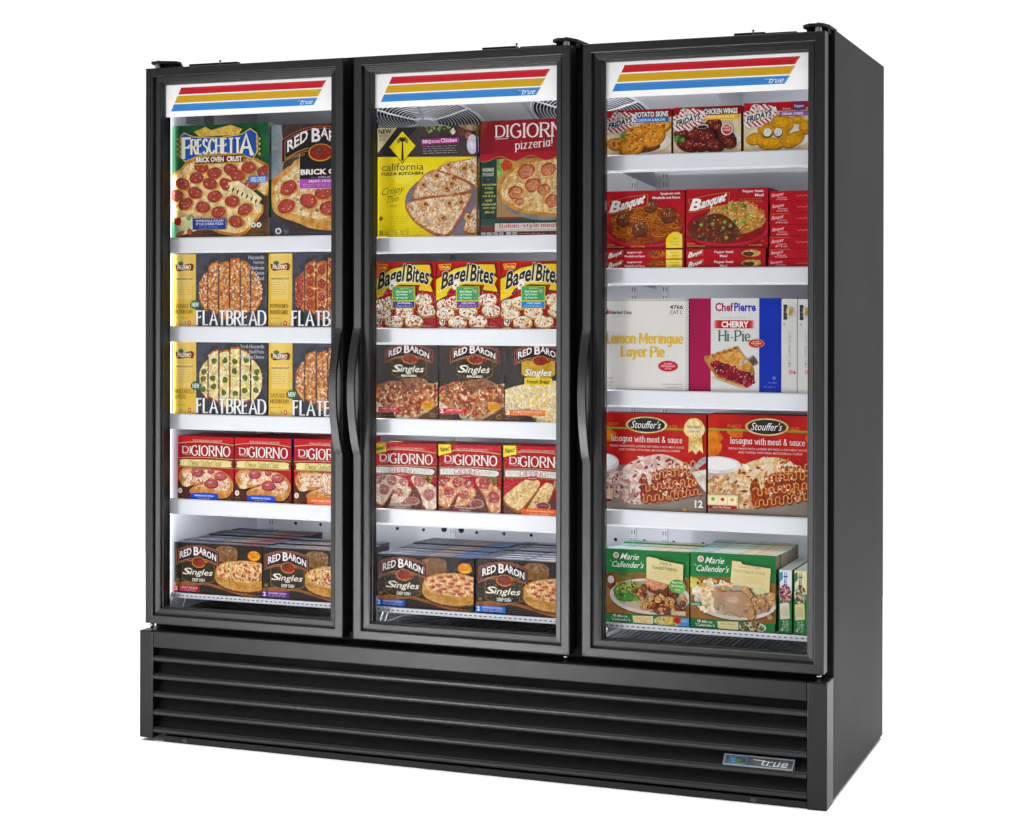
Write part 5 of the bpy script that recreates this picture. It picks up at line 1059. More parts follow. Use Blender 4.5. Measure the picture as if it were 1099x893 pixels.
def a_pie_edge(A):
    A.rect(0, 0, 1, 1, 'dcdad7', 'd6d4d0', 6); A.rect(.14, .06, .36, .22, '23262e'); 
    for k in range(7): A.rect(.09, .07+k*.023, .41, .076+k*.023, '3a3d46')
    A.ell(.58, .135, .26, .055, 'c9b890', 'dccfae', 60); A.ell(.58, .135, .10, .04, 'a8843c', 'c9a860', 90)
    for k in range(10): t = 2*math.pi*k/10; A.ell(.58+.34*math.cos(t), .14+.062*math.sin(t), .03, .008, '9a9690')
    A.t('XL', .12, .255, .28, .28, '4a4844', b=.2)
    for k, ch in enumerate('LUNCH BREAK PIE'):
        if ch != ' ': A.t(ch, .46, .335+k*.026, .62, .352+k*.026, 'a09c98', 's', b=-.1)
    A.rect(.5, .745, .72, .79, 'cf6a60', 'e2b4ac', 300); A.ell(.85, .775, .06, .015, 'c23a34')
def a_lasagna(other=False):
    def f(A):
        A.rect(0, 0, 1, 1, 'a81f22', 'ba2c22', 6); A.ell(.04, .22, .09, .08, 'c4542a', 'd07838', 30, .2); A.ell(.04, .22, .05, .05, 'd8842f', n=16); 
        if other: A.ell(.26, .18, .07, .05, 'd07a2c', 'c45a28', 30, .2); A.ell(.055, .33, .07, .09, 'd8842c', 'c45a26', 24, .15); A.ell(.95, .22, .05, .05, 'c8622c', n=16)
        A.rect(0, .145, 1, .163, 'c9a54a') if False else None
        A.line([(0, .148), (1, .148)], 2.0, 'b8993a'); A.line([(0, .158), (1, .158)], 2.4, '6f9a3a')
        A.poly([(0, .56), (.14, .53), (.35, .53), (1, .55), (1, 1), (0, 1)], '84726c' if not other else '8a786a', '6a5650', 8); A.poly([(0, .86), (.3, .90), (.6, .92), (1, .80), (1, 1), (0, 1)], '8a8076', '766a60', 6)
        A.ell(.02 if not other else .09, .53, .14 if not other else .22, .10, 'b8aaa8'); A.ell(.02 if not other else .09, .505, .14 if not other else .22, .085, 'e6e0de', 'd4cac8', 20); A.ell(.02 if not other else .09, .495, .115 if not other else .18, .062, 'f0ecea', n=26)
        fl_ = [(-.05, .66), (.12, .60), (.3, .60), (.45, .75), (.5, .90), (.3, .93), (.1, .86), (-.05, .80)]; a, b = ('dec6bc', 'a87a72') if not other else ('e6cba2', 'bd8656')
        A.poly(smooth(fl_, 4, True), a, b, 60); red = ['8a3a3c', '6f2c30', 'a05052'] if not other else ['8a3a26', 'a8502f', '6f2a1c', 'c4783c']
        A.scatter(20, smooth(fl_, 3, True), 5.5, red, .5); A.scatter(30, smooth(fl_, 3, True), 6, [a, 'efe2d8', b], .4); A.scatter(14, smooth(fl_, 3, True), 2.4, red, .6)
        d = .04 if other else 0; bl = [(.22+d, .55), (.30+d, .49), (.45+d, .44), (.58+d, .42), (.72+d, .47), (.88+d, .54), (.95+d, .78), (.5+d, .92), (.38+d, .90), (.36+d, .78), (.26+d, .68)]
        A.poly(bl, 'a8442a' if other else 'a04838', '80301f', 60)
        A.scatter(160, bl, 5, ['b04a2c', '8a301f', 'c4642f', 'd8a070', '6f2418'] if other else ['a84a3c', '843228', 'c4704c', 'dcae9c', '6f2826'], .6)
        tp = [(.20+d, .57), (.30+d, .49), (.45+d, .43), (.60+d, .41), (.74+d, .46), (.86+d, .54), (.72+d, .55), (.6+d, .56), (.52+d, .60), (.46+d, .74), (.42+d, .62), (.36+d, .68), (.34+d, .82), (.28+d, .70), (.23+d, .64)]
        A.poly(smooth(tp, 3, True), 'e8d6cc' if not other else 'ecd8b4', 'd0a496' if not other else 'd8ab74', 36); A.scatter(24, smooth(tp, 3, True), 8, ['f2e8e0', a, 'ead8cc'], .4); A.scatter(15, smooth(tp, 3, True), 7, red, .45); A.scatter(10, smooth(tp, 3, True), 3, red, .5)
        nc, nd = ('dc8a4a', 'b85a34') if not other else ('e08a2c', 'bc5a1c')
        rows = ((.60, .95, .545, .505), (.47, .94, .640, .565), (.40, .955, .765, .675), (.40, .955, .880, .775))
        for r, (ua, ub, va, vb) in enumerate(rows):
            pts = []; n = 110; per = 13.5*(ub-ua)
            for k in range(n+1):
                t = k/n; w2 = 2*math.pi*per*t+r*1.9; am = .036*(1+.2*math.sin(9*t+r))
                pts.append((ua+d+(ub-ua)*t-.009*math.sin(2*w2), va+(vb-va)*t+am*math.sin(w2)))
            A.line([(x+.003, y+.012) for x, y in pts], 3.0, '74291b'); A.line(pts, 3.2, nc, c2=nd, sc=120); A.line([(x-.002, y-.006) for x, y in pts], 1.0, 'f2bf88')
        A.scatter(24, (.66+d, .72, .26, .14), 2.6, ['f8ecd8', 'f2d8b8'])
        A.poly([(.82, .60), (.95, .44), (1, .42), (1, .48), (.90, .56)], '9a9290', 'c4bebc', 60) if not other else None
        if not other: A.poly([(.86, .58), (1, .55), (1, .78), (.95, .72)], 'e8e0d4', 'cfc2b2', 40)
        A.ell(.43 if not other else .55, .115, .205, .090, '8a6a34'); cu = .43 if not other else .55; A.ell(cu, .115, .198, .084, 'ecd8a8', 'd8a85c', 20); A.ell(cu, .115, .180, .072, '221c1b', '2e2624', 20); A.t("Stouffer's", cu-.14, .072, cu+.14, .15, 'f4f0ec', 's', b=0, sh=.3)
        A.t('PARTY', .03 if not other else .19, .10, .16 if not other else .31, .128, 'cf9a3c', 'f', b=-.1); A.t('SIZE', .63 if not other else .77, .115, .73 if not other else .85, .142, 'cf9a3c', 'f', b=-.1)
        u0 = .093 if not other else .215; A.t('lasagna', u0, .225, u0+.195, .305, 'f4e4e0', 'f', b=-.2); A.t('with meat & sauce', u0+.225, .230, u0+.68, .29, 'f4e4e0', 'f', b=-.2)
        A.t('FRESHLY MADE PASTA LAYERED BETWEEN A RICH MEAT SAUCE', u0-.02, .325, u0+.70, .345, 'eec8c4', b=.1); A.t('AND TOPPED WITH REAL MOZZARELLA CHEESE', u0+.07, .362, u0+.66, .382, 'eec8c4', b=.1)
        if not other:
            A.poly([(.84, .2), (.96, .2), (.975, .39), (.94, .355), (.905, .40), (.87, .36), (.835, .385)], 'e0b460', 'f2d898', 50); A.ell(.89, .14, .10, .105, 'e6bc6c', 'f4e0ac', 40, .03, 26); A.ell(.89, .14, .075, .08, 'efd49a', 'f6e6bc', 60); A.t('FAVORITE', .825, .115, .955, .142, '6a5a34', b=.3); A.t('LASAGNA', .84, .155, .945, .178, '6a5a34', b=.3)
            A.t('12', .90, .865, .97, .935, 'f4efec', 's', b=.9); A.ell(.80, .965, .018, .018, 'c8903c'); small(A, .84, .955, .965, .975, 'c49a54', 1, .9); A.rect(0, .79, .10, .90, 'e8c4a0', 'f0dcc0', 50); A.rect(0, .885, .095, .91, '8a2420')
        else:
            A.rect(0, .80, .285, .93, 'ecd8a8', 'e6c888', 30); A.rect(0, .905, .275, .94, '9c2a20'); A.t("Let's Fix Dinner", .05, .913, .22, .933, 'f2dcc8', b=.2)
            for k, c in enumerate(('6fa83c', 'c8402f', 'd8a84a')): A.rect(.01+k*.09, .815, .09+k*.09, .895, 'f4e6c4'); A.ell(.05+k*.09, .845, .018, .018, c)
            small(A, .02, .96, .25, .98, '6a4a34', 1, 1.2)
    return f
def marie_logo(A, u0, v0, u1, v1, mm=1):
    w_, h = u1-u0, v1-v0; A.ell(u0+w_*.17, v0+h*.18, w_*.085, h*.19, 'efe8e0'); A.ell(u0+w_*.17, v0+h*.18, w_*.06, h*.13, 'c07a6c', 'e2c0b4', 200)
    A.t('Marie', u0+w_*.32, v0+h*.04, u0+w_*.84, v0+h*.42, 'f2f4ee', 's', b=.1, sh=.4); A.t("Callender's", u0+w_*.06, v0+h*.54, u1-w_*.03, v0+h*.92, 'f2f4ee', 's', b=.1, sh=.35); A.line([(u0+w_*.06, v0+h*.62), (u0, v0+h*.55), (u0+w_*.01, v0+h*.48)], .9, 'f2f4ee', sm=True)
def a_marie(kind):
    def f(A):
        A.rect(0, 0, 1, 1, '9a6a3a', '8a5a2e', 10)
        for k in range(8): A.line([(0, .4+k*.075), (1, .4+k*.08)], .8, '7a4c26')
        A.poly([(0, 0), (1, 0), (1, .40), (.55, .345), (0, .37)], '237a3c', '1f6e36', 6)
        marie_logo(A, .05, .05, .47, .30)
        A.ell(.53, .73, .49, .28, '6a4424'); A.ell(.53, .71, .485, .275, 'cfc8be', 'e0dad2', 12); A.ell(.53, .70, .44, .235, 'b8a890', 'a89274', 20)
        if kind == 'beef':
            A.ell(.05, .5, .07, .12, '7a4a2e', '5a3420', 40); A.ell(.06, .48, .04, .06, 'd8ccc0'); A.poly([(.1, .38), (.3, .36), (.34, .42), (.16, .44)], '3f5a2c', '5a7a3c', 80)
            A.ell(.28, .66, .19, .15, '3c6a2c', '5f8f3a', 60, .1); A.scatter(70, (.28, .65, .19, .16), 4.2, ['4f7f34', '6f9f44', '35602a', '8ab054', '2c4f22'], .8); A.scatter(50, (.28, .58, .17, .1), 3, ['d8b064', 'c49a48', 'e8cc88'], .4)
            for _ in range(70):
                u = A.rnd.uniform(.36, .95); v = A.rnd.uniform(.5, .93)
                if ((u-.58)/.40)**2+((v-.72)/.22)**2 > 1: continue
                c = A.rnd.choice([('6a3220', '8a4a2c'), ('7a3c24', '5a2818'), ('c48a48', 'e0b070'), ('b8743c', 'd8a060'), ('8a4a2c', '6a3018')]); A.chunk(u, v, A.rnd.uniform(.030, .052), c[0], c[1], 160, hi='e8c8a0' if A.rnd.random() < .4 else None, asp=A.rnd.uniform(.6, 1), rim='3c1a10')
            for u, v in ((.6, .52), (.55, .46), (.70, .5)): A.ell(u, v, .055, .09, 'c47a5c', 'dba07c', 60, .08, 18, .5)
        else:
            A.ell(.0, .46, .12, .09, 'b8b040', 'd8d070', 30); A.ell(.09, .46, .015, .02, '4a3020'); A.ell(-.01, .6, .06, .07, 'a8a048', '8a8434', 30)
            for _ in range(26): u = .24+A.rnd.gauss(0, .09); v = .6+A.rnd.gauss(0, .09); A.chunk(u, v, .045, 'f0e6d4', 'e2cfae', 120, rim='cbb494')
            A.scatter(60, (.32, .52, .2, .12), 4, ['e8a83c', 'f0c060', 'd8923a', 'f6ecd8'], .7); A.scatter(20, (.2, .78, .1, .1), 5, ['f0e8da', 'e6b458'])
            for _ in range(26):
                u = A.rnd.uniform(.62, .97); v = A.rnd.uniform(.52, .90)
                if ((u-.62)/.38)**2+((v-.70)/.23)**2 > 1: continue
                A.chunk(u, v, A.rnd.uniform(.04, .065), 'b8875c', 'c99a6c', 60, hi='e2c4a0', asp=.8, rim='7f5430')
            g = [(.26, .60), (.33, .555), (.42, .575), (.46, .53), (.50, .565), (.60, .55), (.68, .60), (.66, .70), (.70, .80), (.62, .84), (.60, .93), (.52, .88), (.46, .86), (.40, .90), (.42, .78), (.36, .74), (.32, .84), (.28, .78), (.29, .68)]
            A.poly([(a, b+.012) for a, b in smooth(g, 4, True)], '7f5a3a'); A.poly(smooth(g, 4, True), 'b8977a', 'a98668', 14); A.ell(.5, .68, .09, .05, 'c9ab90', 'b8977a', 30, .2)
        A.poly([(.50, .10), (.53, .09), (.63, .11), (.66, .13), (.94, .185), (.93, .55 if kind == 'beef' else .5), (.5, .42)] if kind == 'beef' else [(.50, .09), (.60, .10), (.62, .14), (.95, .18), (.93, .54), (.48, .42)], 'e3d3a0', 'dccb94', 10)
        A.t('Steak &' if kind == 'beef' else 'Country Fried', .66 if kind == 'beef' else .57, .155, .80 if kind == 'beef' else .82, .205, '5a4a34', 'c', b=-.1, rise=-.015); A.t('Roasted Potatoes' if kind == 'beef' else 'Pork Chop & Gravy', .57 if kind == 'beef' else .52, .225, .86 if kind == 'beef' else .88, .28, '5a4a34', 'c', b=-.1, rise=-.02); small(A, .53, .31, .9, .43, 'a8956a', 4, .6)
        if kind == 'beef': A.ell(.87, .52, .10, .105, '6fae54', '5f9e48', 30); A.t('Made with', .81, .45, .93, .475, 'e8f4e0', b=.2); A.t('Slow Roasted', .80, .50, .94, .53, 'e8f4e0', b=.2); A.t('Gravy', .84, .56, .90, .59, 'e8f4e0', b=.2)
        else: A.ell(.82, .52, .075, .05, 'cfd8a4', 'c0c890', 30); A.rect(0, .755, .14, .80, '2f6f3c'); A.t('NEW RECIPE', .02, .765, .12, .79, 'd8e8d0', b=.3)
        A.rect(.80, .9, .97, .965, 'b89a74', 'd8c4a8', 250) if kind == 'beef' else A.ell(.94, .9, .03, .035, 'a8845c', 'c8a880', 200)
        small(A, .01, .85, .09, .93, '6a4222', 3, .7)
    return f
def a_marie_edge(k):
    def f(A):
        A.rect(0, 0, 1, 1, '1f6e36', '237a3c', 10); marie_logo(A, .06, .10, .30, .86)
        A.poly([(.32, .14), (.57, .06), (.57, .96), (.33, .92)], 'e3d3a0', 'dccb94', 10); A.t(('Sweet Chicken', '& Rice') [0] if k == 0 else 'Beef & Broccoli', .36, .24, .53, .46, 'c0602c' if k == 0 else '7a6a4a', 'c', b=0); (A.t('& Rice', .41, .56, .49, .8, 'c0602c', 'c', b=0) if k == 0 else None)
        A.ell(.74, .55, .16, .6, 'cfc8be'); A.scatter(60, (.74, .55, .14, .5), 3.8, ['e2c040', 'f0d468', '5f9a34', 'e8a82c', '4f7f2c'] if k == 0 else ['6a3c28', '4f7f2c', '8a5a3c', '3a2418', 'e2d0b0'], .8)
        if k == 0: A.rect(.88, .04, 1, .96, '4a8ac4', '5f9ad0', 20); A.ell(.86, .35, .05, .34, 'b82a30', n=16); A.t('easy', .90, .3, .97, .5, 'd8e8f4', 'c')
    return f
def a_marie_up(k):
    def f(A):
        A.rect(0, 0, 1, 1, '1f6e36', '237a3c', 10); A.poly([(.05, .0), (1, .0), (1, .36), (.1, .34)], ('e6e8ea', 'efe4b0')[k], ('d0dce4', 'f0d860')[k], 10)
        A.poly([(.02, .05), (.3, .02), (.3, .14), (.05, .2)], ('4f8aa8', '3f7a50')[k]); A.ell(.5, .37, .46, .15, 'd4ccc2'); A.scatter(110, (.5, .37, .40, .135), 3.0, (['9c3040', 'c47a80', '7a2030', 'f0e0dc', '3a1a1c'], ['4f3020', '6f8a3c', 'b87a5c', 'e8dcc8', '2c1a12'])[k], .8)
        for i, ch in enumerate('CHICKEN'): A.t(ch, .42, .03+i*.03, .62, .052+i*.03, '2a4a9c', b=.8)
        A.poly([(.08, .53), (.8, .51), (.86, .76), (.12, .78)], ('e0d4c4', 'e3d394')[k], 'd8caa8', 20)
        for i in range(6): A.line([(.25+i*.09, .57), (.25+i*.09, .72)], .6, '8a7a5a')
        A.ell(.25, .94, .09, .025, 'efe8e0', 'c07a6c', 200)
        for i, ch in enumerate('Marie'[::-1]): A.t(ch, .3, .80+i*.028, .45, .82+i*.028, 'eef2ea', 'c', b=.3)
        for i, ch in enumerate("Callender's"[::-1]): A.t(ch, .55, .79+i*.016, .72, .803+i*.016, 'eef2ea', 'c', b=.3)
    return f
# ---- header signs over the doors (red, gold and blue stripes with the script name)
def sign_art(A):
    A.rect(0, 0, 1, 1, 'ffffff', 'fbfbfb', 3)
    for v0, v1, c, l, ul, ur in ((.09, .305, 'b81f2b', 'd0606a', .095, .961), (.345, .565, 'c89e2c', 'dcb95a', .072, .936), (.605, .825, '3f7fc0', '6fa0d4', .050, .911)):
        q = [(ul, v0), (ur, v0), (ur-.025, v1), (ul-.018, v1)]
        A.poly(q, c, c); A.line([(ul+.004, v0+.012), (ur-.004, v0+.012)], 1.0, l); A.line([(ul+.08, v0+.045), (ur-.02, v0+.04)], .5, l); A.line([(ur-.010, v0+.05), (ur-.028, v1-.03)], .8, 'e8c98a' if c != '3f7fc0' else 'a8c8ea')
    true_logo(A, .80, .645, .885, .80, 'ffffff')
def true_logo(A, u0, v0, u1, v1, c):
    w_, h = u1-u0, v1-v0; A.line([(u0-.12*w_, v0+h*.2), (u0+.36*w_, v0+h*.26)], .6, c); A.t('true', u0+w_*.12, v0+h*.10, u1-w_*.04, v1-h*.04, c, 's', b=-.15, sh=.6)
for i, (x0, x1) in enumerate(XD):
    pm = PMB(); a0, a1 = x0+.0472+EXL[i], x1-.0472; zt, zb = ZD1-.0470, 1.7825
    for q in ([(a0, .0500, zb), (a1, .0500, zb), (a1, .0500, zt), (a0, .0500, zt)],): pm.face(q, 'f4f4f4')
    pm.v = [tuple(p) for p in pm.v]
    A = Art(pm, (a0, .0494-.0050, zt), (1, 0, 0), (0, 0, -1), a1-a0, zt-zb, 5+i); sign_art(A)
    pm.v = [tuple(Vector(p)-fz_off) for p in pm.v]
    o = bpy.data.objects.new('header_sign', pm.mesh('header_sign', M['sign'])); COL.objects.link(o); o.parent = doors[i]
# ---- name badge on the grille
def badge_art(A):
    q = [(.02, 0), (1, 0), (.975, 1), (0, 1)]; A.poly(q, '8a8e92'); A.poly([(.035, .10), (.985, .10), (.963, .86), (.018, .86)], '3c4144', '50565a', 20)
    A.line([(.10, .18), (.34, .18), (.33, .80), (.085, .80)], .9, '4a92c8', True); A.ell(.14, .52, .028, .2, '4ea0dc'); A.ell(.14, .52, .013, .1, '2c3236'); A.line([(.115, .3), (.118, .5)], 1.1, '4ea0dc'); A.ell(.175, .3, .008, .05, '6ab04a')
    A.t('ENERGY', .185, .42, .26, .56, '4f9a3c', b=.3); A.t('EFFICIENT', .185, .64, .31, .76, '4f9a3c', b=.3)
    true_logo(A, .48, .22, .93, .78, 'd0d4da'); A.line([(.42, .30), (.58, .33)], .9, 'c8ccd2'); A.line([(.60, .74), (.9, .76)], .8, 'c8ccd2')
pm = PMB(); bw, bh = .183, .0275; bx, bzt = 1.7185, .1085; ty = Vector((0, -.0095, -.0265)).normalized()
o0 = Vector((bx, .0135, bzt)); n_ = Vector((0, -1, 0)); U_ = Vector((1, 0, 0)); V_ = ty
b0 = [o0, o0+U_*bw, o0+U_*bw+V_*bh, o0+V_*bh]; bk = [p+Vector((0, .0045, 0)) for p in b0]
for q in ((0, 1, 5, 4), (1, 2, 6, 5), (2, 3, 7, 6), (3, 0, 4, 7)): pm.face([(b0+bk)[i] for i in q], '9a9ea2')
A = Art(pm, o0, U_, V_, bw, bh, 2); badge_art(A)
pm.v = [tuple(Vector(p)-fz_off) for p in pm.v]
o = bpy.data.objects.new('name_badge', pm.mesh('name_badge', M['print'])); COL.objects.link(o); o.parent = fz
# rating label high on the left liner wall
pm = PMB(); A = Art(pm, (SX+.0034, .190, 1.822), (0, 1, 0), (0, 0, -1), .165, .045, 3); A.rect(0, 0, 1, 1, 'b0b1b4'); small(A, .05, .1, .5, .9, '55565a', 5, 2.4); small(A, .64, .08, .96, .9, '3a3a3e', 6, 4.0)
pm.v = [tuple(Vector(p)-fz_off) for p in pm.v]
o = bpy.data.objects.new('rating_label', pm.mesh('rating_label', M['print'])); COL.objects.link(o); o.parent = fz
# ------------------------------------------------------------------ cartons
BF = .105
def carton(name, x0, x1, z0, z1, dep, art, label, cat, group=None, side='2a2422', top='3a3836', y=BF, topart=None, sideart=None, seed=1, rz=0):
    w_, h = x1-x0, z1-z0; pm = PMB(); c = .0008
    X0, X1, Y0_, Y1_, Z0, Z1 = -w_/2, w_/2, 0, dep, 0, h
    f = lambda q, col: pm.face(q, col)
    f([(X0, Y0_, Z0), (X1, Y0_, Z0), (X1, Y0_, Z1), (X0, Y0_, Z1)], side); f([(X0, Y1_, Z0), (X0, Y1_, Z1), (X1, Y1_, Z1), (X1, Y1_, Z0)], side)
    f([(X0, Y0_, Z0), (X0, Y0_, Z1), (X0, Y1_, Z1), (X0, Y1_, Z0)], side); f([(X1, Y0_, Z0), (X1, Y1_, Z0), (X1, Y1_, Z1), (X1, Y0_, Z1)], side)
    f([(X0, Y0_, Z1), (X1, Y0_, Z1), (X1, Y1_, Z1), (X0, Y1_, Z1)], top); f([(X0, Y0_, Z0), (X0, Y1_, Z0), (X1, Y1_, Z0), (X1, Y0_, Z0)], side)
    if art: art(Art(pm, (X0, Y0_, Z1), (1, 0, 0), (0, 0, -1), w_, h, seed))
    if topart: topart(Art(pm, (X0, Y1_, Z1), (1, 0, 0), (0, -1, 0), w_, dep, seed+3))
    if sideart: sideart(Art(pm, (X1, Y0_, Z1), (0, 1, 0), (0, 0, -1), dep, h, seed+5))
    o = bpy.data.objects.new(name, pm.mesh(name, M['print'])); COL.objects.link(o); o.location = ((x0+x1)/2, y, z0+.0003); o.rotation_euler.z = rz or random.Random(seed).uniform(-.004, .004)
    tag(o, label, cat, group); return o
ORD = ['front', 'second', 'third', 'fourth', 'fifth', 'sixth', 'seventh', 'eighth', 'ninth']
def row_behind(o, n, pitch, lab, group, jx=.002, start=1, rx=0):
    rnd = random.Random(len(lab)*7+n)
    for k in range(start, n+start):
        c = o.copy(); COL.objects.link(c); c.location.y = o.location.y+pitch*k; c.location.x = o.location.x+rnd.uniform(-jx, jx)+rx*k; c.rotation_euler.z = rnd.uniform(-.006, .006); c.scale.z = rnd.uniform(.978, 1.012)
        c['label'] = lab % ORD[k]; c['group'] = group
def vtone(A, cs):
    v = 0
    for c, h in cs: A.rect(0, v, 1, v+h, c); v += h
def side_bands(*cs): return lambda A: vtone(A, cs)
def rb_top(cs):
    def f(A):
        A.rect(0, 0, 1, 1, '6e727e', '8b8f9a', 22)
        for u0, v0, u1, v1, c, c2 in cs: A.rect(u0, v0, u1, v1, c, c2, 60)
        A.rect(0, .86, 1, 1, '26282d'); A.rect(0, 0, 1, .08, '3a3c42'); A.line([(0, .5), (1, .5)], 1.6, '4a4c54'); small(A, .05, .6, .4, .9, '9a9ca4', 2, .9)
    return f
S1, S2, S3 = lips
za = lambda bay, k: lips[bay][k]-.0037
g1 = 'boxed pizzas on the top shelves'
carton('pizza_box', .041, .361, za(0, 0), 1.763, .035, a_fres, 'green square pizza box with blue and gold banner and many pepperoni slices', 'pizza box', g1, '1e5f35', '2f8048', sideart=side_bands(('9a9c9e', .5), ('2c7a3c', .32), ('b8babc', .18)))
carton('pizza_box', .3695, .690, za(0, 0), 1.754, .035, a_rbbrick, 'dark brown pizza box with purple strip, standing right of the green box', 'pizza box', g1, '35302e', '2f2a28')
cpk = carton('pizza_box', .7045, 1.003, za(1, 0), 1.733, .012, a_cpk, 'yellow and dark brown pizza box with a palm tree diamond', 'pizza box', g1, 'a89a12', 'cfc02a', sideart=side_bands(('b8a818', .12), ('3f6f9a', .22), ('a89a14', .36), ('9a9aa0', .3)))
for k, (dx, dy, dz) in enumerate(((.0045, .0135, -.004), (.008, .027, .003))):
    c = cpk.copy(); COL.objects.link(c); c.location = cpk.location+Vector((dx*.7, dy, 0)); c['label'] = 'yellow edge of a palm tree pizza box, %s one back from the glass' % ORD[k+1]
carton('pizza_box', 1.0135, 1.330, za(1, 0), 1.741, .035, a_pizzeria, 'dark red pizza box with scalloped awning over a large pizza', 'pizza box', g1, '5a2022', '6a4a44', y=BF+.002)
g2 = 'flatbread boxes in the left bay'
fb = dict(side='2c2d33', top='2a2b30', sideart=side_bands(('55565c', .25), ('2a2b30', .75)))
carton('flatbread_box', .045, .357, za(0, 1), 1.389, .035, a_flat('sausage'), 'upper left slate and yellow flatbread box with sausage strips and a green NEW spot', 'flatbread box', g2, **fb)
carton('flatbread_box', .3605, .672, za(0, 1), 1.388, .035, a_flat('pepperoni'), 'slate and yellow flatbread box topped with pepperoni, no NEW spot', 'flatbread box', g2, seed=4, **fb)
carton('flatbread_box', .047, .357, za(0, 2), 1.134, .035, a_flat('pesto'), 'slate and yellow flatbread box with white cheese and green pesto dabs', 'flatbread box', g2, seed=6, **fb)
carton('flatbread_box', .3615, .673, za(0, 2), 1.133, .035, a_flat('sausage'), 'sausage flatbread box right of the green pesto one', 'flatbread box', g2, seed=8, **fb)
g3 = 'red stuffed crust pizza boxes'
ds = dict(side='8a1d24', top='9c2a30')
d1 = carton('stuffed_crust_box', .062, .2475, za(0, 3), .860, .046, a_stuffed(), 'red stuffed crust pizza box with blue tab, against the left wall', 'pizza box', g3, seed=2, **ds)
d2 = carton('stuffed_crust_box', .251, .4345, za(0, 3), .861, .046, a_stuffed(), 'red stuffed crust pizza box with blue tab, left of the orange tab one', 'pizza box', g3, seed=3, **ds, sideart=side_bands(('2440a8', .28), ('8a6a5c', .14), ('7a2a20', .18), ('8a1d24', .4)))
d3 = carton('stuffed_crust_box', .4435, .628, za(0, 3), .862, .046, a_stuffed(True), 'red stuffed crust pizza box with an orange tab', 'pizza box', g3, seed=5, **ds)
row_behind(d1, 3, .049, 'red stuffed crust box, %s back in the row against the left wall', g3, .006)
row_behind(d2, 3, .049, 'red stuffed crust box, %s back in the middle row', g3, .006)
row_behind(d3, 3, .049, 'red stuffed crust box, %s back in the orange tab row', g3, .006)
ge = 'black deep dish pizza boxes on the bottom racks'
def deep(x0, x1, z1, tab, tabt, tops, lab, lab2, n, tp, seed, p=.0475):
    o = carton('deep_dish_box', x0, x1, ZR, z1, .0445, a_rb_deep(tab, tabt, tops), lab, 'pizza box', ge, '1d1917', '5a5c64', topart=rb_top(tp), seed=seed, sideart=side_bands(('3a3c42', .3), ('1d1917', .4), ('6a1f24', .2), ('1d1917', .1)))
    row_behind(o, n, p, lab2, ge, .0025)
deep(.050, .340, .550, 'b01f2e', '3 MEAT PIZZAS', top_meat, 'black deep dish pizza box with a red tab in its corner', 'black deep dish box, %s back behind the red tab one', 7, [(.5, .1, .8, .45, 'c8a088', 'dcb8a0'), (.72, .05, .98, .3, 'd8405c', 'b83048'), (.1, .05, .3, .3, 'd0d2d8', 'b0b2ba')], 11)
deep(.3425, .632, .549, '6a2a90', 'SUPREME PIZZAS', top_supreme, 'black deep dish pizza box with a purple tab in its corner', 'black deep dish box, %s back behind the purple tab one', 4, [(.3, .1, .7, .4, 'c8a894', 'dcc0b0'), (.7, .1, .95, .4, '6a6cb0', '8486b8'), (.05, .5, .3, .8, 'c0c2cc', '9a9ca4')], 12)
deep(.7045, .9955, .550, '1f62c0', 'PEPPERONI PIZZAS', top_pep, 'black deep dish pizza box with a blue tab, at the left of the middle bay', 'black deep dish box, %s back in the left file of the middle bay', 7, [(.5, .1, .75, .5, 'c8a088', 'e0baa0'), (.75, .1, 1, .4, '4a86d8', '6a9ae0'), (.1, .1, .3, .4, 'd0d2d8', 'b0b2ba')], 13)
deep(1.0030, 1.294, .552, '2a74d0', 'PEPPERONI PIZZAS', top_pep, 'black deep dish pizza box with a blue tab, beside the middle bay right edge', 'black deep dish box, %s back in the right file of the middle bay', 7, [(.15, .1, .45, .5, 'e4e6ea', 'd0d2d8'), (.5, .1, .9, .5, 'dcdfe6', 'eceef2'), (.6, .6, .9, .9, 'a87850', 'c09068')], 14)
g4 = 'red and yellow bagel pizza snack boxes'
for k, (x0, x1, t, tt, vg, lb) in enumerate(((.694, .8825, '2a2f8c', 'SUPREME', 'v', 'navy tab'), (.8848, 1.0735, '6a2a96', 'CHEESE & PEPPERONI', 'p', 'purple tab'), (1.0752, 1.2645, '2a86cc', 'THREE CHEESE', 'c', 'sky blue tab'))):
    carton('bagel_snack_box', x0, x1, za(1, 1), 1.3605, .05, a_bagel(t, tt, vg), 'red and yellow bagel snack box with a %s' % lb, 'snack box', g4, '9c1c20', 'b02a28', seed=20+k)
g5 = 'dark french bread pizza boxes'
frb = dict(side='1f1b1a', top='2a2624', sideart=side_bands(('6a6a74', .35), ('2a2624', .65)))
carton('french_bread_box', .6965, .8895, za(1, 2), 1.132, .035, lambda A: a_rb_french(A), 'dark french bread pizza box with red meat toppings, leftmost in the middle bay', 'pizza box', g5, seed=31, **frb)
carton('french_bread_box', .8935, 1.0855, za(1, 2), 1.133, .035, lambda A: a_rb_french(A), 'dark french bread pizza box with meat toppings, next to the cheese one', 'pizza box', g5, seed=32, **frb)
carton('french_bread_box', 1.0875, 1.2805, za(1, 2), 1.133, .035, lambda A: a_rb_french(A, True), 'french bread pizza box with white cheese topping, gold panel and orange tab', 'pizza box', g5, seed=33, **frb)
g6 = 'red dipping strip pizza boxes'
dp = dict(side='6a2426', top='9c2a30', sideart=side_bands(('5a2a20', .2), ('7a4a34', .3), ('8a1d24', .5)))
t1 = carton('dipping_strips_box', .6955, .8850, za(1, 3), .857, .046, a_dip('white'), 'red dipping strips box with pale toppings, leftmost of the yellow NEW cornered ones', 'pizza box', g6, seed=41, **dp)
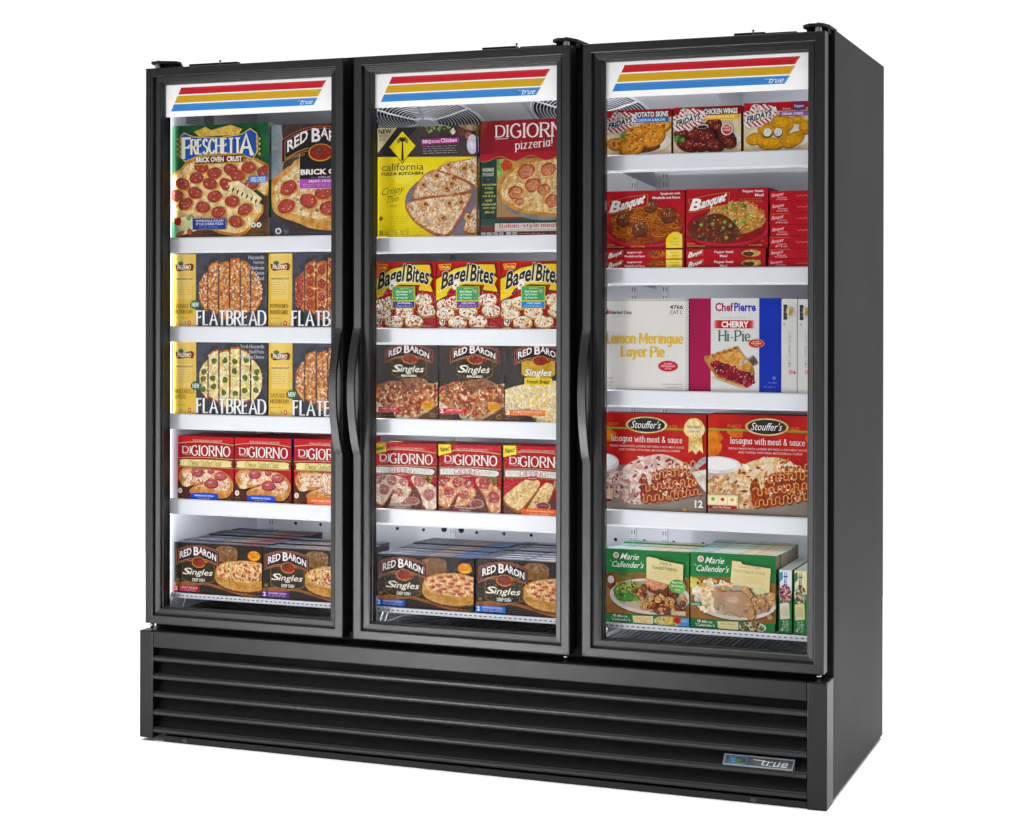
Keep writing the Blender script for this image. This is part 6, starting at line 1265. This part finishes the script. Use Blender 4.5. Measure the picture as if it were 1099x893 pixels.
t2 = carton('dipping_strips_box', .8925, 1.0755, za(1, 3), .860, .046, a_dip('meat'), 'red dipping strips box with deep red pepperoni, middle of the yellow NEW cornered ones', 'pizza box', g6, seed=42, **dp)
t3 = carton('dipping_strips_box', 1.0835, 1.268, za(1, 3), .862, .046, a_dip('cheese'), 'red dipping strips box with plain cheese strips and an orange tab', 'pizza box', g6, seed=43, **dp)
row_behind(t1, 2, .049, 'red dipping strips box, %s back in the left row', g6, .006)
row_behind(t2, 1, .049, 'red dipping strips box, %s back in the middle row', g6, .004)
row_behind(t3, 1, .049, 'red dipping strips box, %s back in the orange tab row', g6, .006)
g7 = 'red striped appetizer boxes'
for k, (x0, x1, z1, kd, lb) in enumerate(((1.372, 1.552, 1.755, 'skins', 'red and cream appetizer box showing golden potato skins'), (1.558, 1.738, 1.756, 'wings', 'red and cream appetizer box showing dark glazed chicken wings'), (1.7455, 1.925, 1.760, 'cheese', 'red and cream appetizer box showing yellow breaded cheese poppers'))):
    carton('appetizer_box', x0, x1, za(2, 0), z1, .05, a_fridays(kd), lb, 'appetizer box', g7, '8a1a20', '8a2024', seed=50+k)
g8 = 'red frozen dinner boxes'; zb = za(2, 1)
bqs = dict(side='8f1820', top='8a1c24')
carton('dinner_box', 1.3735, 1.5885, zb+.0515, 1.542, .03, a_banquet('spag'), 'red dinner box showing spaghetti and meatballs with a yellow spot', 'dinner box', g8, seed=60, **bqs)
carton('dinner_box', 1.5925, 1.8085, zb+.0515, 1.543, .12, a_banquet('steak'), 'red dinner box showing brown steak beside rice and peas', 'dinner box', g8, seed=61, **bqs, sideart=side_bands(('7a2a30', .08), ('8f1820', .92)))
for k in range(2):
    wh = 'upper' if k else 'lower'
    carton('dinner_box', 1.3745, 1.5875, zb+.0257*k, zb+.0254+.0257*k, .15, a_bq_edge('spag'), 'red dinner box lying flat with yellow spot on its edge, %s of two' % wh, 'dinner box', g8, seed=62+k, **bqs)
    carton('dinner_box', 1.5930, 1.8030, zb+.0257*k, zb+.0254+.0257*k, .15, a_bq_edge('steak'), 'red dinner box lying flat under the steak box, %s of two' % wh, 'dinner box', g8, seed=64+k, **bqs)
zz = [zb, 1.360, 1.386, 1.417, 1.447, 1.477, 1.506, 1.534]; nm = ['bottom', 'second from the bottom', 'third from the bottom', 'middle', 'third from the top', 'second from the top', 'top']
for k in range(7): carton('dinner_box', 1.8125+(.002 if k % 2 else 0)-(.003 if k < 2 else 0), 1.950, zz[k], zz[k+1]-.0008, .16, a_bq_small(k), 'thin red dinner box, %s of the stack of seven' % nm[k], 'dinner box', g8, seed=70+k, **bqs, rz=(.006, -.01, .008, 0, -.012, .01, -.006)[k]*.5, y=BF+.002)
g9 = 'boxed pies on the middle shelf of the right bay'
carton('pie_box', 1.360, 1.600, za(2, 2), 1.2585, .04, a_market, 'off white pie box with yellow lemon lettering and dotted border', 'pie box', g9, 'c9c5c0', '8a8682', seed=80, sideart=side_bands(('6a6460', 1),))
carton('pie_box', 1.603, 1.8430, za(2, 2), 1.2595, .04, a_cherry, 'white pie box with crimson and blue bands and a cherry pie slice', 'pie box', g9, '2a3aa0', '6a2a4a', seed=81)
carton('pie_box', 1.8445, 1.8845, za(2, 2), 1.258, .24, a_pie_edge, 'white pie box standing edge on beside the blue band', 'pie box', g9, 'cfccc8', 'a08a6a', seed=82)
carton('pie_box', 1.8862, 1.9262, za(2, 2), 1.257, .24, a_pie_edge, 'white pie box standing edge on, nearest the right wall', 'pie box', g9, 'cfccc8', 'a08a6a', seed=83)
g10 = 'family size lasagna boxes'
carton('lasagna_box', 1.365, 1.6475, za(2, 3), .957, .07, a_lasagna(), 'red lasagna box with a gold award ribbon and the number 12', 'lasagna box', g10, '6a1418', '7a1a1e', seed=90)
carton('lasagna_box', 1.6525, 1.9350, za(2, 3), .960, .07, a_lasagna(True), 'red lasagna box with white plates and three little icons', 'lasagna box', g10, '6a1418', '7a1a1e', seed=91)
g11 = 'green dinner boxes on the bottom rack'
def m_top(A): A.rect(0, 0, 1, 1, 'b4bcb6', 'cdd2ca', 20); A.rect(.55, .1, .95, .9, 'c8b496', 'dccdb4', 40); A.rect(.0, .0, .25, .5, '8ab0b0', 'a8c8c8', 30); A.rect(0, .88, 1, 1, '2a6a3a'); A.line([(0, .95), (1, .95)], 1.4, '2f7a40'); A.line([(.2, .4), (.6, .4)], 1.6, 'c9b080')
ms = side_bands(('8a7a66', .2), ('2a5f34', .25), ('9c8468', .15), ('1f5a2c', .4))
m1 = carton('green_dinner_box', 1.3755, 1.6025, .4285, .598, .045, a_marie('beef'), 'green dinner box showing steak chunks, potatoes and a light green spot', 'dinner box', g11, '1d5c2e', '8a938c', topart=m_top, sideart=ms, seed=95)
m2 = carton('green_dinner_box', 1.6060, 1.8310, .4285, .600, .045, a_marie('pork'), 'green dinner box showing gravy covered pork and mashed potato', 'dinner box', g11, '1d5c2e', '8a938c', topart=m_top, sideart=ms, seed=96)
row_behind(m1, 3, .0475, 'green dinner box, %s back behind the steak one', g11, .003)
row_behind(m2, 5, .0475, 'green dinner box, %s back behind the gravy one', g11, .003)
carton('green_dinner_box', 1.3760, 1.6030, ZR, .4280, .20, a_marie_edge(0), 'green dinner box lying flat, its edge showing yellow rice and a blue end', 'dinner box', g11, '1d5c2e', '1d5c2e', seed=97)
carton('green_dinner_box', 1.6065, 1.8290, ZR, .4280, .20, a_marie_edge(1), 'green dinner box lying flat under the gravy one', 'dinner box', g11, '1d5c2e', '1d5c2e', seed=98)
for r, (o_, q) in enumerate(((m1, 3), (m2, 5))):   # flat boxes that carry the rows behind
    pass
carton('green_dinner_box', 1.8390, 1.8725, ZR, .5665, .22, a_marie_up(0), 'green dinner box standing edge on with red and white food', 'dinner box', g11, '1d5c2e', 'a4a89c', seed=99)
carton('green_dinner_box', 1.8775, 1.9110, ZR, .5665, .22, a_marie_up(1), 'green dinner box standing edge on with yellow corner, nearest the right wall', 'dinner box', g11, '1d5c2e', 'a4a89c', seed=100)
